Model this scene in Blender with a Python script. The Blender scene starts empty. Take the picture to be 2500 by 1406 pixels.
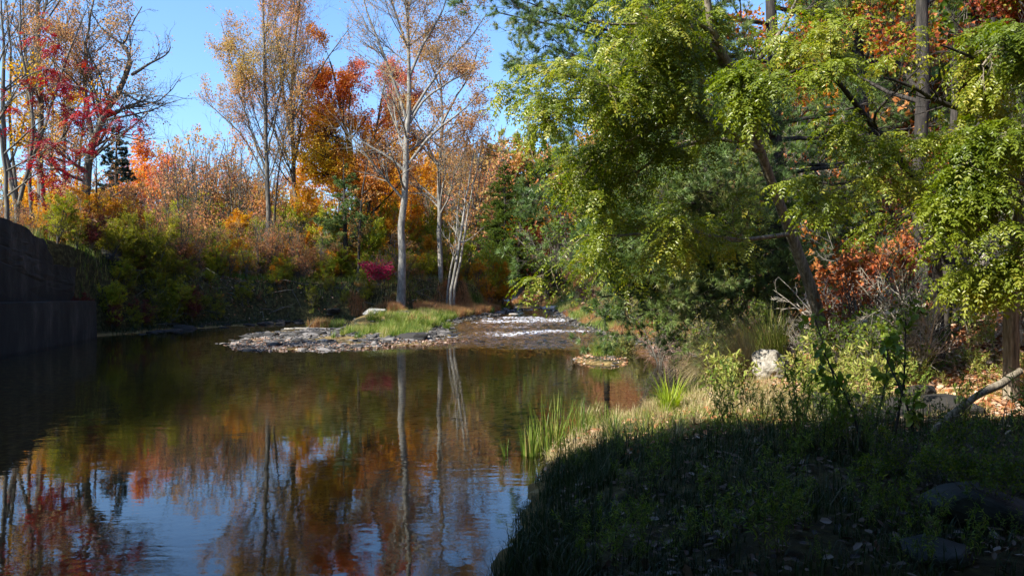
import bpy, bmesh, math, random
import numpy as np
from mathutils import Vector

# ------------------------------------------------------------------ camera, sky, sun, exposure
SC = bpy.context.scene
COL = SC.collection
R = math.radians
F, H, HY = 2083.0, 1.7, 716.0          # focal length in photo pixels, eye height, horizon row

cam = bpy.data.cameras.new('camera')
cam.sensor_width = 36; cam.lens = 36 * F / 2500.0
cam.clip_start = 0.05; cam.clip_end = 3000
camo = bpy.data.objects.new('camera', cam); COL.objects.link(camo)
camo.location = (0, 0, H); camo.rotation_euler = (R(90.36), 0, 0)
SC.camera = camo

SUN_EL, SUN_AZ = 38.0, (-0.86, -0.51)   # elevation, horizontal direction TOWARDS the sun
world = bpy.data.worlds.new('World'); SC.world = world; world.use_nodes = True
wn = world.node_tree.nodes; wl_ = world.node_tree.links
bg = wn['Background']
sky = wn.new('ShaderNodeTexSky'); sky.sky_type = 'NISHITA'; sky.sun_disc = False
sky.sun_elevation = R(SUN_EL)
sky.sun_rotation = math.atan2(SUN_AZ[0], SUN_AZ[1])
sky.altitude = 200; sky.air_density = 1.0; sky.dust_density = 1.6; sky.ozone_density = 0.8
wb = wn.new('ShaderNodeMix'); wb.data_type = 'RGBA'; wb.blend_type = 'MULTIPLY'; wb.inputs[0].default_value = 1; wb.inputs[7].default_value = (.80, 1.08, 1.42, 1)   # the camera's white balance
wl_.new(sky.outputs[0], wb.inputs[6]); wl_.new(wb.outputs[2], bg.inputs['Color']); bg.inputs['Strength'].default_value = 0.105

sun = bpy.data.lights.new('sun', 'SUN'); sun.energy = 5.0; sun.angle = R(0.5)
sun.color = (1.0, 0.93, 0.82)
suno = bpy.data.objects.new('sun', sun); COL.objects.link(suno)
_n = math.hypot(*SUN_AZ); ce = math.cos(R(SUN_EL))
sdir = Vector((SUN_AZ[0] / _n * ce, SUN_AZ[1] / _n * ce, math.sin(R(SUN_EL))))
suno.rotation_euler = sdir.to_track_quat('Z', 'Y').to_euler()
suno.location = (-20, -10, 30)

SC.view_settings.view_transform = 'Standard'; SC.view_settings.look = 'None'
SC.view_settings.exposure = 1.2; SC.view_settings.gamma = 1
SC.render.engine = 'CYCLES'
cy = SC.cycles
cy.max_bounces = 6; cy.diffuse_bounces = 3; cy.glossy_bounces = 3; cy.transmission_bounces = 4
cy.transparent_max_bounces = 8; cy.caustics_reflective = False; cy.caustics_refractive = False
cy.use_denoising = True; cy.sample_clamp_indirect = 6

# ------------------------------------------------------------------ numeric helpers
def P(px, py, d):
    """a photo pixel at distance d as a point of the place"""
    return np.array([(px - 1250.0) / F * d, d, H + (HY - py) / F * d])

def smooth(a, b, x):
    t = np.clip((np.asarray(x, float) - a) / (b - a), 0, 1)
    return t * t * (3 - 2 * t)

def _hash(i, j, k, s):
    h = (i * 374761393 + j * 668265263 + k * 2147483647 + s * 1274126177) & 0xffffffff
    h = ((h ^ (h >> 13)) * 1274126177) & 0xffffffff
    return ((h ^ (h >> 16)) & 0xffff) / 65535.0

def vnoise(x, y, z=0.0, seed=0):
    x, y, z = np.broadcast_arrays(np.asarray(x, float), np.asarray(y, float), np.asarray(z, float))
    i, j, k = (np.floor(a).astype(np.int64) for a in (x, y, z))
    fx, fy, fz = x - i, y - j, z - k
    fx, fy, fz = (f * f * (3 - 2 * f) for f in (fx, fy, fz))
    out = 0
    for a in (0, 1):
        for b in (0, 1):
            for c in (0, 1):
                w = (fx if a else 1 - fx) * (fy if b else 1 - fy) * (fz if c else 1 - fz)
                out = out + w * _hash(i + a, j + b, k + c, seed)
    return out * 2 - 1

def fbm(x, y, z=0.0, seed=0, o=3):
    s, a, t = 0, 1.0, 0
    for q in range(o):
        s = s + a * vnoise(np.asarray(x) * 2 ** q, np.asarray(y) * 2 ** q, np.asarray(z) * 2 ** q, seed + q); t += a; a *= .5
    return s / t

def norm(v):
    return v / np.maximum(np.linalg.norm(v, axis=-1, keepdims=True), 1e-9)

def sdist(poly, x, y):
    """signed distance to a polyline running away from the camera; positive on its right (east)"""
    x = np.asarray(x, float); y = np.asarray(y, float)
    best = np.full(x.shape, 1e9); sg = np.ones(x.shape)
    for (ax, ay), (bx, by) in zip(poly[:-1], poly[1:]):
        dx, dy = bx - ax, by - ay
        t = np.clip(((x - ax) * dx + (y - ay) * dy) / (dx * dx + dy * dy), 0, 1)
        d = np.hypot(x - ax - t * dx, y - ay - t * dy)
        c = dy * (x - ax) - dx * (y - ay)
        m = d < best
        best = np.where(m, d, best); sg = np.where(m, np.where(c >= 0, 1.0, -1.0), sg)
    return best * sg

# ------------------------------------------------------------------ the lie of the land
CREST = [(-16.0, -20), (-16.0, 23), (-17.7, 32.5), (-16.9, 38), (-12, 44.5), (-6, 46.8), (-2.6, 54), (-3.2, 66), (-5, 85), (-3, 130), (6, 260)]
SHORE = [(-1.0, -20), (-.5, 3), (.0, 5.1), (.5, 8.2), (.62, 9.4), (1.55, 11.2), (3.1, 13.0), (4.8, 16.5), (5.4, 25), (4.5, 28), (3.5, 36), (3.0, 45), (2.9, 55), (2.7, 61), (.8, 68), (-.4, 80), (2, 130), (9, 260)]
TOE = [(8.5, -20), (7.4, 4), (6.0, 9), (4.6, 13), (5.4, 18), (7.2, 24), (6.8, 30), (6, 40), (5, 52), (3.4, 60), (1.4, 68), (.3, 80), (2.8, 130), (10, 260)]
RLEFT = [(-6, 25), (-3.2, 30), (-3.1, 42), (-.7, 52), (.6, 60), (-1.1, 68), (-2.2, 80), (0, 130), (7.5, 260)]

POOL = [(1.5, -20), (1.0, 9.5), (-1.6, 12.0), (-4.5, 16), (-8.5, 23), (-12.5, 33), (-13.5, 44)]   # west of this line the pool is deep and shade is painted on its bed
def wlev(y):
    return 0.55 * smooth(27, 62, y) + 0.008 * np.clip(np.asarray(y, float) - 62, 0, None)

def ground(x, y):
    x = np.asarray(x, float); y = np.asarray(y, float)
    wl = wlev(y)
    s = sdist(CREST, x, y); sr = sdist(SHORE, x, y); sh = sdist(TOE, x, y); rl = -sdist(RLEFT, x, y)
    s = s + .7 * fbm(x * .5, y * .5, seed=71) * smooth(33, 38, y); sr = sr + (.22 * fbm(x * 1.1, y * 1.1, seed=72) + .08 * fbm(x * 4, y * 4, seed=73)) * smooth(30, 12, y)
    n1 = fbm(x * .35, y * .35, seed=3); n2 = fbm(x * 1.6, y * 1.6, seed=9); n3 = fbm(x * 6, y * 6, seed=19, o=2)
    # bed
    deep = .62 * (1 - smooth(20, 28, y)) + .22 + .5 * smooth(0, 3, -sdist(POOL, x, y))
    zb = wl - np.minimum(deep, .03 + .10 * np.clip(-sr, 0, None) + .0) + .04 * n2 + .015 * n3
    # gravel bar and its upstream grassy part
    q = np.sqrt(((x + 6.0) / 4.1) ** 2 + ((y - 33.5) / 7.4) ** 2) + .30 * n1 + .20 * n2
    zb = np.maximum(zb, wl + np.where(q < 1.02, .18, .6) * np.clip(1.02 - q, -2, .55) + .05 * n2 + .05 * n3 * smooth(1.3, .8, q) - .01)
    q2 = np.sqrt(((x - 2.25) / .62) ** 2 + ((y - 21.6) / 1.2) ** 2) + .25 * n2
    zb = np.maximum(zb, wl + .14 * (1 - q2 ** 2))
    vb = wl + np.clip(.16 * rl, -.6, .6) + .10 * n1 + .03 * n3
    vb = vb - 1.6 * smooth(-6.6, -8.6, x) * smooth(47.5, 44, y)
    vb = np.where(y < 36, wl - .6, vb) * 1.0
    zb = np.maximum(zb, vb * smooth(34, 38, y) + (wl - .6) * (1 - smooth(34, 38, y)))
    # left land
    top = 3.72 + (2.35 - 3.72) * smooth(33.5, 40, y) + .35 * n1 + .05 * n2 + np.clip(-s - 3, 0, 60) * .03 + .07 * np.clip(y - 78, 0, 90)
    w = .4 + .9 * smooth(31, 37, y)
    t = smooth(0, 1, s / w + .18 * n2 * smooth(32, 37, y))
    zl = top * (1 - t) + (wl + .12) * t - np.clip(s - w, 0, None) * .16
    z = np.maximum(zb, zl)
    # right land
    u = np.clip(sh, 0, None)
    hill = .40 * u + .34 * np.clip(u - 3.5, 0, None) * (1 - .0) - .74 * np.clip(u - 60, 0, None)
    hill = hill * (1 + .10 * n1) + .5 * np.clip(u, 0, 12) * smooth(55, 66, y)
    zr = wl + .06 + np.minimum(.42, .30 * np.clip(sr, -.25, None)) + hill + .07 * n1 * smooth(0, 1, sr) + .03 * n2 + .01 * n3
    return np.where(sr > -.25, np.maximum(zr, z * smooth(0, -.25, sr) - 1 * smooth(-.25, 0, sr)), z)

# ------------------------------------------------------------------ mesh builders
class MB:
    """collects vertices and faces (as arrays) for ONE mesh, with a hue value per vertex"""
    def __init__(s): s.v = []; s.f = []; s.h = []; s.m = []; s.n = 0; s.sm = []
    def add(s, v, f, hue=0.5, mat=0, smooth_=False):
        v = np.asarray(v, float).reshape(-1, 3); f = np.asarray(f, np.int64)
        s.v.append(v); s.f.append(f + s.n)
        s.h.append(np.broadcast_to(np.asarray(hue, float), (len(v),)))
        s.m.append(np.full(len(f), mat)); s.sm.append(np.full(len(f), smooth_)); s.n += len(v)
    def build(s, name, mats, parent=None, origin=None):
        me = bpy.data.meshes.new(name)
        if not s.v: s.add(np.zeros((3, 3)), [[0, 1, 2]])
        V = np.concatenate(s.v)
        if origin is not None: V = V - np.asarray(origin)
        me.vertices.add(len(V)); me.vertices.foreach_set('co', V.astype(np.float32).ravel())
        tot = np.concatenate([np.full(len(f), f.shape[1]) for f in s.f])
        idx = np.concatenate([f.ravel() for f in s.f])
        me.loops.add(len(idx)); me.loops.foreach_set('vertex_index', idx.astype(np.int32))
        me.polygons.add(len(tot)); st = np.concatenate([[0], np.cumsum(tot)[:-1]])
        me.polygons.foreach_set('loop_start', st.astype(np.int32))
        me.polygons.foreach_set('material_index', np.concatenate(s.m).astype(np.int32))
        me.polygons.foreach_set('use_smooth', np.concatenate(s.sm))
        a = me.attributes.new('hue', 'FLOAT', 'POINT'); a.data.foreach_set('value', np.concatenate(s.h).astype(np.float32))
        me.update(calc_edges=True)
        for m in (mats if isinstance(mats, (list, tuple)) else [mats]): me.materials.append(m)
        o = bpy.data.objects.new(name, me); COL.objects.link(o)
        if parent is not None: o.parent = parent
        return o

def tag(o, label=None, cat=None, group=None, kind=None):
    if label: o['label'] = label
    if cat: o['category'] = cat
    if group: o['group'] = group
    if kind: o['kind'] = kind
    return o

def thing(name, label, cat, loc=(0, 0, 0), group=None, rz=0.0, sc=1.0):
    o = bpy.data.objects.new(name, None); COL.objects.link(o)
    o.location = tuple(float(a) for a in loc); o.rotation_euler = (0, 0, rz); o.scale = (sc, sc, sc)
    o.empty_display_size = .3
    return tag(o, label, cat, group)

def dup(root, loc, rz=0.0, sc=(1, 1, 1), label=None, group=None, tilt=(0, 0)):
    r = root.copy(); COL.objects.link(r); r.location = tuple(float(a) for a in loc)
    r.rotation_euler = (tilt[0], tilt[1], rz); r.scale = sc
    if label: r['label'] = label
    if group: r['group'] = group
    for ch in list(root.children):
        c = ch.copy(); COL.objects.link(c); c.parent = r
        for g in list(ch.children):
            d = g.copy(); COL.objects.link(d); d.parent = c
    return r

def tubes(mb, pts, rad, k=5, hue=.5, mat=0):
    """pts (M,n,3), rad (M,n): M tapered tubes"""
    pts = np.asarray(pts, float); rad = np.asarray(rad, float)
    M, n, _ = pts.shape
    if M == 0: return
    t = np.empty_like(pts); t[:, 1:-1] = pts[:, 2:] - pts[:, :-2]; t[:, 0] = pts[:, 1] - pts[:, 0]; t[:, -1] = pts[:, -1] - pts[:, -2]
    t = norm(t)
    md = norm(pts[:, -1] - pts[:, 0])
    ref = np.where(np.abs(md[:, 2:3]) > .8, np.array([[1., 0, 0]]), np.array([[0., 0, 1.]]))[:, None, :]
    u = norm(np.cross(t, ref)); w = np.cross(t, u)
    a = np.arange(k) * 2 * np.pi / k
    ring = pts[:, :, None, :] + rad[:, :, None, None] * (np.cos(a)[None, None, :, None] * u[:, :, None, :] + np.sin(a)[None, None, :, None] * w[:, :, None, :])
    base = (np.arange(M) * n * k)[:, None, None]
    i = np.arange(n - 1)[None, :, None] * k; j = np.arange(k)[None, None, :]; j2 = (j + 1) % k
    f = np.stack([base + i + j, base + i + j2, base + i + k + j2, base + i + k + j], -1).reshape(-1, 4)
    hh = np.asarray(hue, float)
    if hh.ndim == 1: hh = np.repeat(hh, n * k)
    mb.add(ring.reshape(-1, 3), f, hh, mat, k > 3)

def resample(poly, rad, n, rng=None, wob=0.0):
    poly = np.asarray(poly, float); seg = np.linalg.norm(np.diff(poly, axis=0), axis=1)
    s = np.concatenate([[0], np.cumsum(seg)]); q = np.linspace(0, s[-1], n)
    # Catmull-like smoothing through dense interpolation
    out = np.stack([np.interp(q, s, poly[:, c]) for c in range(3)], -1)
    for _ in range(2):
        out[1:-1] = .5 * out[1:-1] + .25 * (out[2:] + out[:-2])
    if rng is not None and wob:
        out[1:-1] += rng.normal(0, wob, (n - 2, 3)) * [1, 1, .4]
    rr = np.interp(q / s[-1], np.linspace(0, 1, len(rad)), rad)
    return out, rr

def grow(pts, rad, rng, num, length, ang=(45, 12), t=(.2, .98), up=.25, wig=.18, n=5, rr=.6, tip=.15, grav=0.0, flat=0.0, rmin=.004, dirbias=None, tpow=1.0, lentaper=.4):
    """children of the tubes pts/rad. num per parent, length = fraction of the parent's length"""
    M, N, _ = pts.shape
    tot = int(M * num)
    if tot == 0: return pts[:0, :n], rad[:0, :n]
    Lp = np.linalg.norm(np.diff(pts, axis=1), axis=2).sum(1) ** .8
    pi = rng.choice(M, tot, p=Lp / Lp.sum())
    tt = t[0] + (t[1] - t[0]) * rng.random(len(pi)) ** tpow
    q = tt * (N - 1); i = np.minimum(q.astype(int), N - 2); fr = (q - i)[:, None]
    st = pts[pi, i] * (1 - fr) + pts[pi, i + 1] * fr
    r0 = rad[pi, i] * (1 - fr[:, 0]) + rad[pi, i + 1] * fr[:, 0]
    d = norm(pts[pi, i + 1] - pts[pi, i])
    L = np.linalg.norm(np.diff(pts, axis=1), axis=2).sum(1)[pi]
    rv = norm(rng.normal(size=(len(pi), 3))); rv[:, 2] *= (1 - flat); rv = norm(rv - (rv * d).sum(1, keepdims=True) * d)
    a = np.radians(rng.normal(ang[0], ang[1], len(pi)))[:, None]
    dd = norm(d * np.cos(a) + rv * np.sin(a))
    if dirbias is not None: dd = norm(dd + np.asarray(dirbias))
    LL = L * length * rng.uniform(.6, 1.25, len(pi)) * (1 - lentaper * tt)
    out = np.empty((len(pi), n, 3)); out[:, 0] = st
    for k in range(1, n):
        dd = norm(dd + rng.normal(0, wig, dd.shape) + np.array([0, 0, up - grav * k / n]))
        out[:, k] = out[:, k - 1] + dd * (LL / (n - 1))[:, None]
    r = np.maximum(np.minimum(r0 * rr, LL * .03), rmin)[:, None] * np.linspace(1, tip, n)[None, :]
    return out, r

def along(pts, rng, cnt, t=(.1, 1.0)):
    """cnt random points on the tubes with their directions"""
    M, N, _ = pts.shape
    pi = rng.integers(0, M, cnt); q = rng.uniform(t[0], t[1], cnt) * (N - 1); i = np.minimum(q.astype(int), N - 2); fr = (q - i)[:, None]
    return pts[pi, i] * (1 - fr) + pts[pi, i + 1] * fr, norm(pts[pi, i + 1] - pts[pi, i]), pi

def leaves(mb, p, ax, nr, L, W, hue, kind='diamond', mat=0):
    """leaf blades: p base, ax axis, nr rough normal"""
    N = len(p); L = np.broadcast_to(L, (N,))[:, None]; W = np.broadcast_to(W, (N,))[:, None]
    ax = norm(ax); sd = norm(np.cross(ax, nr)); up = np.cross(sd, ax)
    if kind == 'diamond':
        v = np.stack([p, p + ax * L * .45 - sd * W * .5 + up * W * .12, p + ax * L, p + ax * L * .45 + sd * W * .5 + up * W * .12], 1)
        f = np.arange(N)[:, None] * 4 + np.arange(4)[None]
        mb.add(v.reshape(-1, 3), f, np.repeat(hue, 4), mat)
    elif kind == 'oval':
        dr = -up * L * .08
        v = np.stack([p, p + ax * L * .25 - sd * W * .42 + up * W * .1, p + ax * L * .7 - sd * W * .42 + up * W * .06 + dr * .5, p + ax * L + dr,
                      p + ax * L * .7 + sd * W * .42 + up * W * .06 + dr * .5, p + ax * L * .25 + sd * W * .42 + up * W * .1], 1)
        f = np.arange(N)[:, None] * 6
        f = np.concatenate([f + np.array([[0, 1, 2, 3]]), f + np.array([[0, 3, 4, 5]])])
        mb.add(v.reshape(-1, 3), f, np.repeat(hue, 6), mat)
    elif kind == 'lobed':      # a maple-like blade with three points
        v = np.stack([p, p + ax * L * .35 - sd * W * .6, p + ax * L * .5 - sd * W * .2, p + ax * L, p + ax * L * .5 + sd * W * .2, p + ax * L * .35 + sd * W * .6], 1)
        v[:, [1, 5]] += (up * W * .15)[:, None]
        f = np.arange(N)[:, None] * 6
        f = np.concatenate([f + np.array([[0, 1, 2, 3]]), f + np.array([[0, 3, 4, 5]])])
        mb.add(v.reshape(-1, 3), f, np.repeat(hue, 6), mat)

def blades(mb, p, h, w, lean, hue, seg=4, mat=0, curl=1.0):
    """grass blades: p base (N,3), h length, w width, lean (N,3) horizontal lean vector (how far the tip drops over)"""
    N = len(p); h = np.broadcast_to(h, (N,)); w = np.broadcast_to(w, (N,))
    side = norm(np.cross(lean + 1e-4, np.array([0, 0, 1.]))) + 0
    V = np.empty((N, seg, 2, 3)); cur = p.copy(); ln = np.linalg.norm(lean, axis=1)[:, None]
    ld = lean / np.maximum(ln, 1e-6)
    for k in range(seg):
        t = k / (seg - 1)
        wd = (w * (1 - t) ** .7 * .5 + .0004)[:, None]
        V[:, k, 0] = cur - side * wd; V[:, k, 1] = cur + side * wd
        a = ln * (.25 + 1.6 * curl * t)
        d = norm(np.array([0, 0, 1.]) * np.cos(np.minimum(a, 2.6)) + ld * np.sin(np.minimum(a, 2.6)))
        cur = cur + d * (h / (seg - 1))[:, None]
    b = (np.arange(N) * seg * 2)[:, None, None]; k = (np.arange(seg - 1) * 2)[None, :, None]
    f = (b + k + np.array([0, 1, 3, 2])[None, None, :]).reshape(-1, 4)
    mb.add(V.reshape(-1, 3), f, np.repeat(hue, seg * 2), mat)

def needles(mb, p, d, rng, K=14, L=.09, w=.004, spread=.8, hue=.5, mat=0):
    N = len(p); d = np.repeat(d, K, 0); q = np.repeat(p, K, 0)
    dd = norm(d + spread * rng.normal(size=d.shape) + [0, 0, .12]); sd = norm(np.cross(dd, rng.normal(size=dd.shape)))
    LL = L * rng.uniform(.6, 1.1, (N * K, 1)); ww = w * .5
    v = np.stack([q - sd * ww, q + sd * ww, q + dd * LL], 1).reshape(-1, 3)
    f = np.arange(N * K)[:, None] * 3 + np.arange(3)[None]
    hh = np.repeat(np.broadcast_to(hue, (N,)), K * 3)
    mb.add(v, f, hh, mat)

# rocks: convex hulls of random points
def hull(seed, n=18, sq=(1, 1, 1), power=3.0):
    rng = np.random.default_rng(seed); bm = bmesh.new()
    v = rng.normal(size=(n, 3)); v /= (np.abs(v) ** power).sum(1, keepdims=True) ** (1 / power)
    v *= rng.uniform(.8, 1, (n, 1)) * np.array(sq) * .5
    for q in v: bm.verts.new(q)
    r = bmesh.ops.convex_hull(bm, input=bm.verts)
    bmesh.ops.delete(bm, geom=[g for g in r['geom_interior'] if isinstance(g, bmesh.types.BMVert)], context='VERTS')
    bmesh.ops.triangulate(bm, faces=bm.faces)
    bm.verts.ensure_lookup_table(); bm.verts.index_update()
    V = np.array([q.co[:] for q in bm.verts]); Fc = np.array([[a.index for a in f.verts] for f in bm.faces])
    bm.free(); return V, Fc

def big_rock(name, mat, size, seed, parent=None, rough=.05, sub=3, power=4):
    V, Fc = hull(seed, 26, size, power)
    bm = bmesh.new(); vs = [bm.verts.new(q) for q in V]
    for f in Fc: bm.faces.new([vs[i] for i in f])
    bmesh.ops.dissolve_limit(bm, angle_limit=R(9), verts=bm.verts, edges=bm.edges)
    bmesh.ops.bevel(bm, geom=bm.edges[:], offset=min(size) * .05, segments=1, affect='EDGES')
    bmesh.ops.triangulate(bm, faces=bm.faces)
    bmesh.ops.subdivide_edges(bm, edges=bm.edges[:], cuts=sub, use_grid_fill=True)
    me = bpy.data.meshes.new(name); bm.to_mesh(me); bm.free()
    n = len(me.vertices); co = np.empty(n * 3); me.vertices.foreach_get('co', co); co = co.reshape(-1, 3)
    s = 3.0 / max(size)
    nz = fbm(co[:, 0] * s, co[:, 1] * s, co[:, 2] * s * 2.5, seed, 4)
    co += norm(co) * (nz * rough * max(size))[:, None]
    me.vertices.foreach_set('co', co.ravel()); me.update()
    me.materials.append(mat)
    o = bpy.data.objects.new(name, me); COL.objects.link(o)
    if parent: o.parent = parent
    return o

def scatter(mb, protos, pos, rng, size, squash=(.8, 1.2), hue=None, tiltm=.3):
    N = len(pos); which = rng.integers(0, len(protos), N); size = np.broadcast_to(size, (N,))
    rz = rng.uniform(0, 2 * np.pi, N); tx = rng.normal(0, tiltm, N)
    hue = rng.random(N) if hue is None else hue
    for k, (V, Fc) in enumerate(protos):
        m = which == k; c, s = np.cos(rz[m]), np.sin(rz[m]); a, b = np.cos(tx[m]), np.sin(tx[m])
        v = V[None] * size[m][:, None, None] * rng.uniform(squash[0], squash[1], (m.sum(), 1, 3))
        y = v[..., 1] * a[:, None] - v[..., 2] * b[:, None]; z = v[..., 1] * b[:, None] + v[..., 2] * a[:, None]; x = v[..., 0]
        X = x * c[:, None] - y * s[:, None]; Y = x * s[:, None] + y * c[:, None]
        w = np.stack([X, Y, z], -1) + pos[m][:, None]
        f = (np.arange(m.sum())[:, None, None] * len(V) + Fc[None]).reshape(-1, 3)
        mb.add(w.reshape(-1, 3), f, np.repeat(hue[m], len(V)))

# ------------------------------------------------------------------ materials
def newmat(name):
    m = bpy.data.materials.new(name); m.use_nodes = True; nt = m.node_tree
    for n in list(nt.nodes): nt.nodes.remove(n)
    out = nt.nodes.new('ShaderNodeOutputMaterial'); return m, nt, out

def ramp(nt, stops, fac):
    r = nt.nodes.new('ShaderNodeValToRGB'); e = r.color_ramp.elements
    for i, (p, c) in enumerate(stops):
        if i < 2: e[i].position = p; e[i].color = (*c, 1)
        else: q = e.new(p); q.color = (*c, 1)
    nt.links.new(fac, r.inputs[0]); return r.outputs[0]

def leafmat(name, cols, trans=.35, rough=.5, spec=.3):
    m, nt, out = newmat(name)
    at = nt.nodes.new('ShaderNodeAttribute'); at.attribute_name = 'hue'
    n = len(cols); col = ramp(nt, [(i / (n - 1), c) for i, c in enumerate(cols)], at.outputs['Fac'])
    p = nt.nodes.new('ShaderNodeBsdfPrincipled'); nt.links.new(col, p.inputs['Base Color'])
    p.inputs['Roughness'].default_value = rough; p.inputs['Specular IOR Level'].default_value = spec
    t = nt.nodes.new('ShaderNodeBsdfTranslucent')
    hs = nt.nodes.new('ShaderNodeHueSaturation'); hs.inputs['Saturation'].default_value = 1.1; hs.inputs['Value'].default_value = 1.25
    nt.links.new(col, hs.inputs['Color']); nt.links.new(hs.outputs[0], t.inputs['Color'])
    mx = nt.nodes.new('ShaderNodeMixShader'); mx.inputs[0].default_value = trans
    nt.links.new(p.outputs[0], mx.inputs[1]); nt.links.new(t.outputs[0], mx.inputs[2]); nt.links.new(mx.outputs[0], out.inputs[0])
    return m

def solid(name, stops, scale=4.0, rough=.9, bump=.4, bdist=.02, stretch=(1, 1, 1), detail=8, hue=0.0, spec=.3, coord='Object'):
    m, nt, out = newmat(name); N = nt.nodes.new; L = nt.links.new
    tc = N('ShaderNodeTexCoord'); mp = N('ShaderNodeMapping'); mp.inputs['Scale'].default_value = stretch
    L(tc.outputs[coord], mp.inputs[0])
    nz = N('ShaderNodeTexNoise'); nz.inputs['Scale'].default_value = scale; nz.inputs['Detail'].default_value = detail; nz.inputs['Roughness'].default_value = .65
    L(mp.outputs[0], nz.inputs[0]); fac = nz.outputs['Fac']
    if hue:
        at = N('ShaderNodeAttribute'); at.attribute_name = 'hue'
        mm = N('ShaderNodeMix'); mm.inputs[0].default_value = hue
        L(nz.outputs['Fac'], mm.inputs[2]); L(at.outputs['Fac'], mm.inputs[3]); fac = mm.outputs[0]
    col = ramp(nt, stops, fac)
    p = N('ShaderNodeBsdfPrincipled'); p.inputs['Roughness'].default_value = rough; p.inputs['Specular IOR Level'].default_value = spec
    L(col, p.inputs['Base Color'])
    bp = N('ShaderNodeBump'); bp.inputs['Strength'].default_value = bump; bp.inputs['Distance'].default_value = bdist
    L(nz.outputs['Fac'], bp.inputs['Height']); L(bp.outputs[0], p.inputs['Normal']); L(p.outputs[0], out.inputs[0])
    return m

BARK_GREY = solid('bark_grey', [(.3, (.04, .036, .03)), (.5, (.11, .10, .08)), (.7, (.22, .20, .17))], 5, stretch=(3, 3, .6), bump=.8)
BARK_PALE = solid('bark_pale', [(.3, (.09, .085, .075)), (.5, (.19, .18, .155)), (.7, (.34, .32, .28))], 4, stretch=(2, 2, .8), bump=.5)
BARK_DARK = solid('bark_dark', [(.3, (.012, .011, .009)), (.5, (.035, .03, .025)), (.7, (.09, .075, .06))], 6, stretch=(3, 3, .5), bump=.9)
BARK_TAN = solid('bark_tan', [(.3, (.06, .05, .035)), (.5, (.20, .165, .115)), (.72, (.40, .35, .26))], 9, stretch=(3, 3, .35), bump=.9, bdist=.03)
DEAD = solid('dead_wood', [(.3, (.12, .10, .08)), (.5, (.30, .27, .22)), (.7, (.52, .48, .40))], 8, stretch=(1, 1, 1), bump=.6)

# leaf colours
G_LOCUST = leafmat('locust_leaf', [(.07, .11, .008), (.13, .18, .012), (.20, .25, .02), (.28, .32, .04), (.42, .38, .05)], .48, .36, .6)
G_PINE = leafmat('pine_needle', [(.05, .09, .028), (.09, .16, .04), (.15, .23, .055), (.21, .29, .08), (.30, .29, .10)], .25, .4, .5)
G_PINE_Y = leafmat('sunny_pine_needle', [(.10, .15, .03), (.20, .25, .04), (.32, .35, .06), (.44, .42, .09), (.52, .42, .11)], .4, .5)
G_SPRUCE = leafmat('spruce_needle', [(.01, .028, .02), (.02, .045, .035), (.035, .07, .055)], .08, .5)
G_HEMLOCK = leafmat('hemlock_leaf', [(.025, .05, .008), (.06, .10, .012), (.12, .18, .02), (.20, .25, .03)], .35, .5)
A_ORANGE = leafmat('orange_leaf', [(.60, .42, .04), (.64, .36, .04), (.62, .27, .04), (.64, .22, .07), (.64, .23, .15)], .52, .5)
A_RED = leafmat('red_leaf', [(.12, .010, .016), (.24, .012, .022), (.38, .02, .03), (.46, .07, .03)], .4, .5)
A_MAGENTA = leafmat('magenta_leaf', [(.20, .008, .035), (.36, .012, .06), (.50, .03, .09)], .35, .5)
A_TAN = leafmat('tan_leaf', [(.42, .30, .11), (.48, .30, .14), (.48, .26, .13), (.42, .20, .12)], .5, .55)
A_PINK = leafmat('pinkish_leaf', [(.42, .33, .10), (.50, .31, .11), (.54, .25, .11), (.54, .22, .15)], .5, .55)
A_GOLD = leafmat('gold_leaf', [(.62, .40, .02), (.62, .32, .02), (.58, .24, .02), (.45, .15, .02)], .45, .5)
A_LIME = leafmat('lime_leaf', [(.15, .21, .012), (.28, .33, .02), (.46, .43, .03), (.60, .46, .04)], .45, .5)
A_OLIVE = leafmat('olive_leaf', [(.10, .13, .010), (.20, .22, .016), (.33, .31, .025), (.46, .37, .05)], .4, .5)
A_RUST = leafmat('rust_leaf', [(.28, .13, .05), (.40, .19, .06), (.44, .24, .07), (.34, .28, .06)], .42, .55)
A_BURG = leafmat('burgundy_leaf', [(.06, .012, .015), (.12, .02, .025), (.18, .04, .035), (.22, .09, .04)], .3, .5)
A_BUSH = leafmat('bush_leaf', [(.03, .07, .01), (.07, .13, .015), (.14, .20, .02), (.24, .27, .03)], .4, .5)
SHADE_G = leafmat('shade_toned_grass', [(.008, .022, .006), (.018, .04, .010), (.03, .06, .014), (.07, .08, .03), (.16, .14, .08)], .2, .5)  # grass colour with foreground and bank shade put into it
SHADE_LEAF = leafmat('shade_toned_leaf', [(.02, .012, .008), (.06, .035, .02), (.12, .08, .05), (.30, .25, .20)], .1, .5)  # fallen-leaf colour with the foreground shade darkened in
GRASS = leafmat('grass_blade', [(.05, .11, .015), (.12, .20, .025), (.24, .28, .05), (.40, .34, .12), (.5, .42, .22)], .35, .5)
GRASS_Y = leafmat('bright_grass', [(.16, .26, .02), (.30, .40, .03), (.48, .50, .07)], .45, .5)
GRASS_B = leafmat('straw_grass', [(.30, .24, .12), (.42, .33, .17), (.55, .46, .27)], .3, .6)
GRASS_R = leafmat('russet_grass', [(.30, .12, .05), (.40, .19, .08), (.45, .28, .12), (.30, .26, .06)], .3, .6)
BARLEAF = leafmat('sodden_leaf', [(.07, .035, .02), (.16, .08, .045), (.28, .17, .11), (.46, .36, .28)], .1)
LITTER = leafmat('fallen_leaf', [(.20, .07, .03), (.36, .13, .05), (.46, .22, .10), (.58, .38, .24), (.62, .50, .38)], .15, .6)
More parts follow.
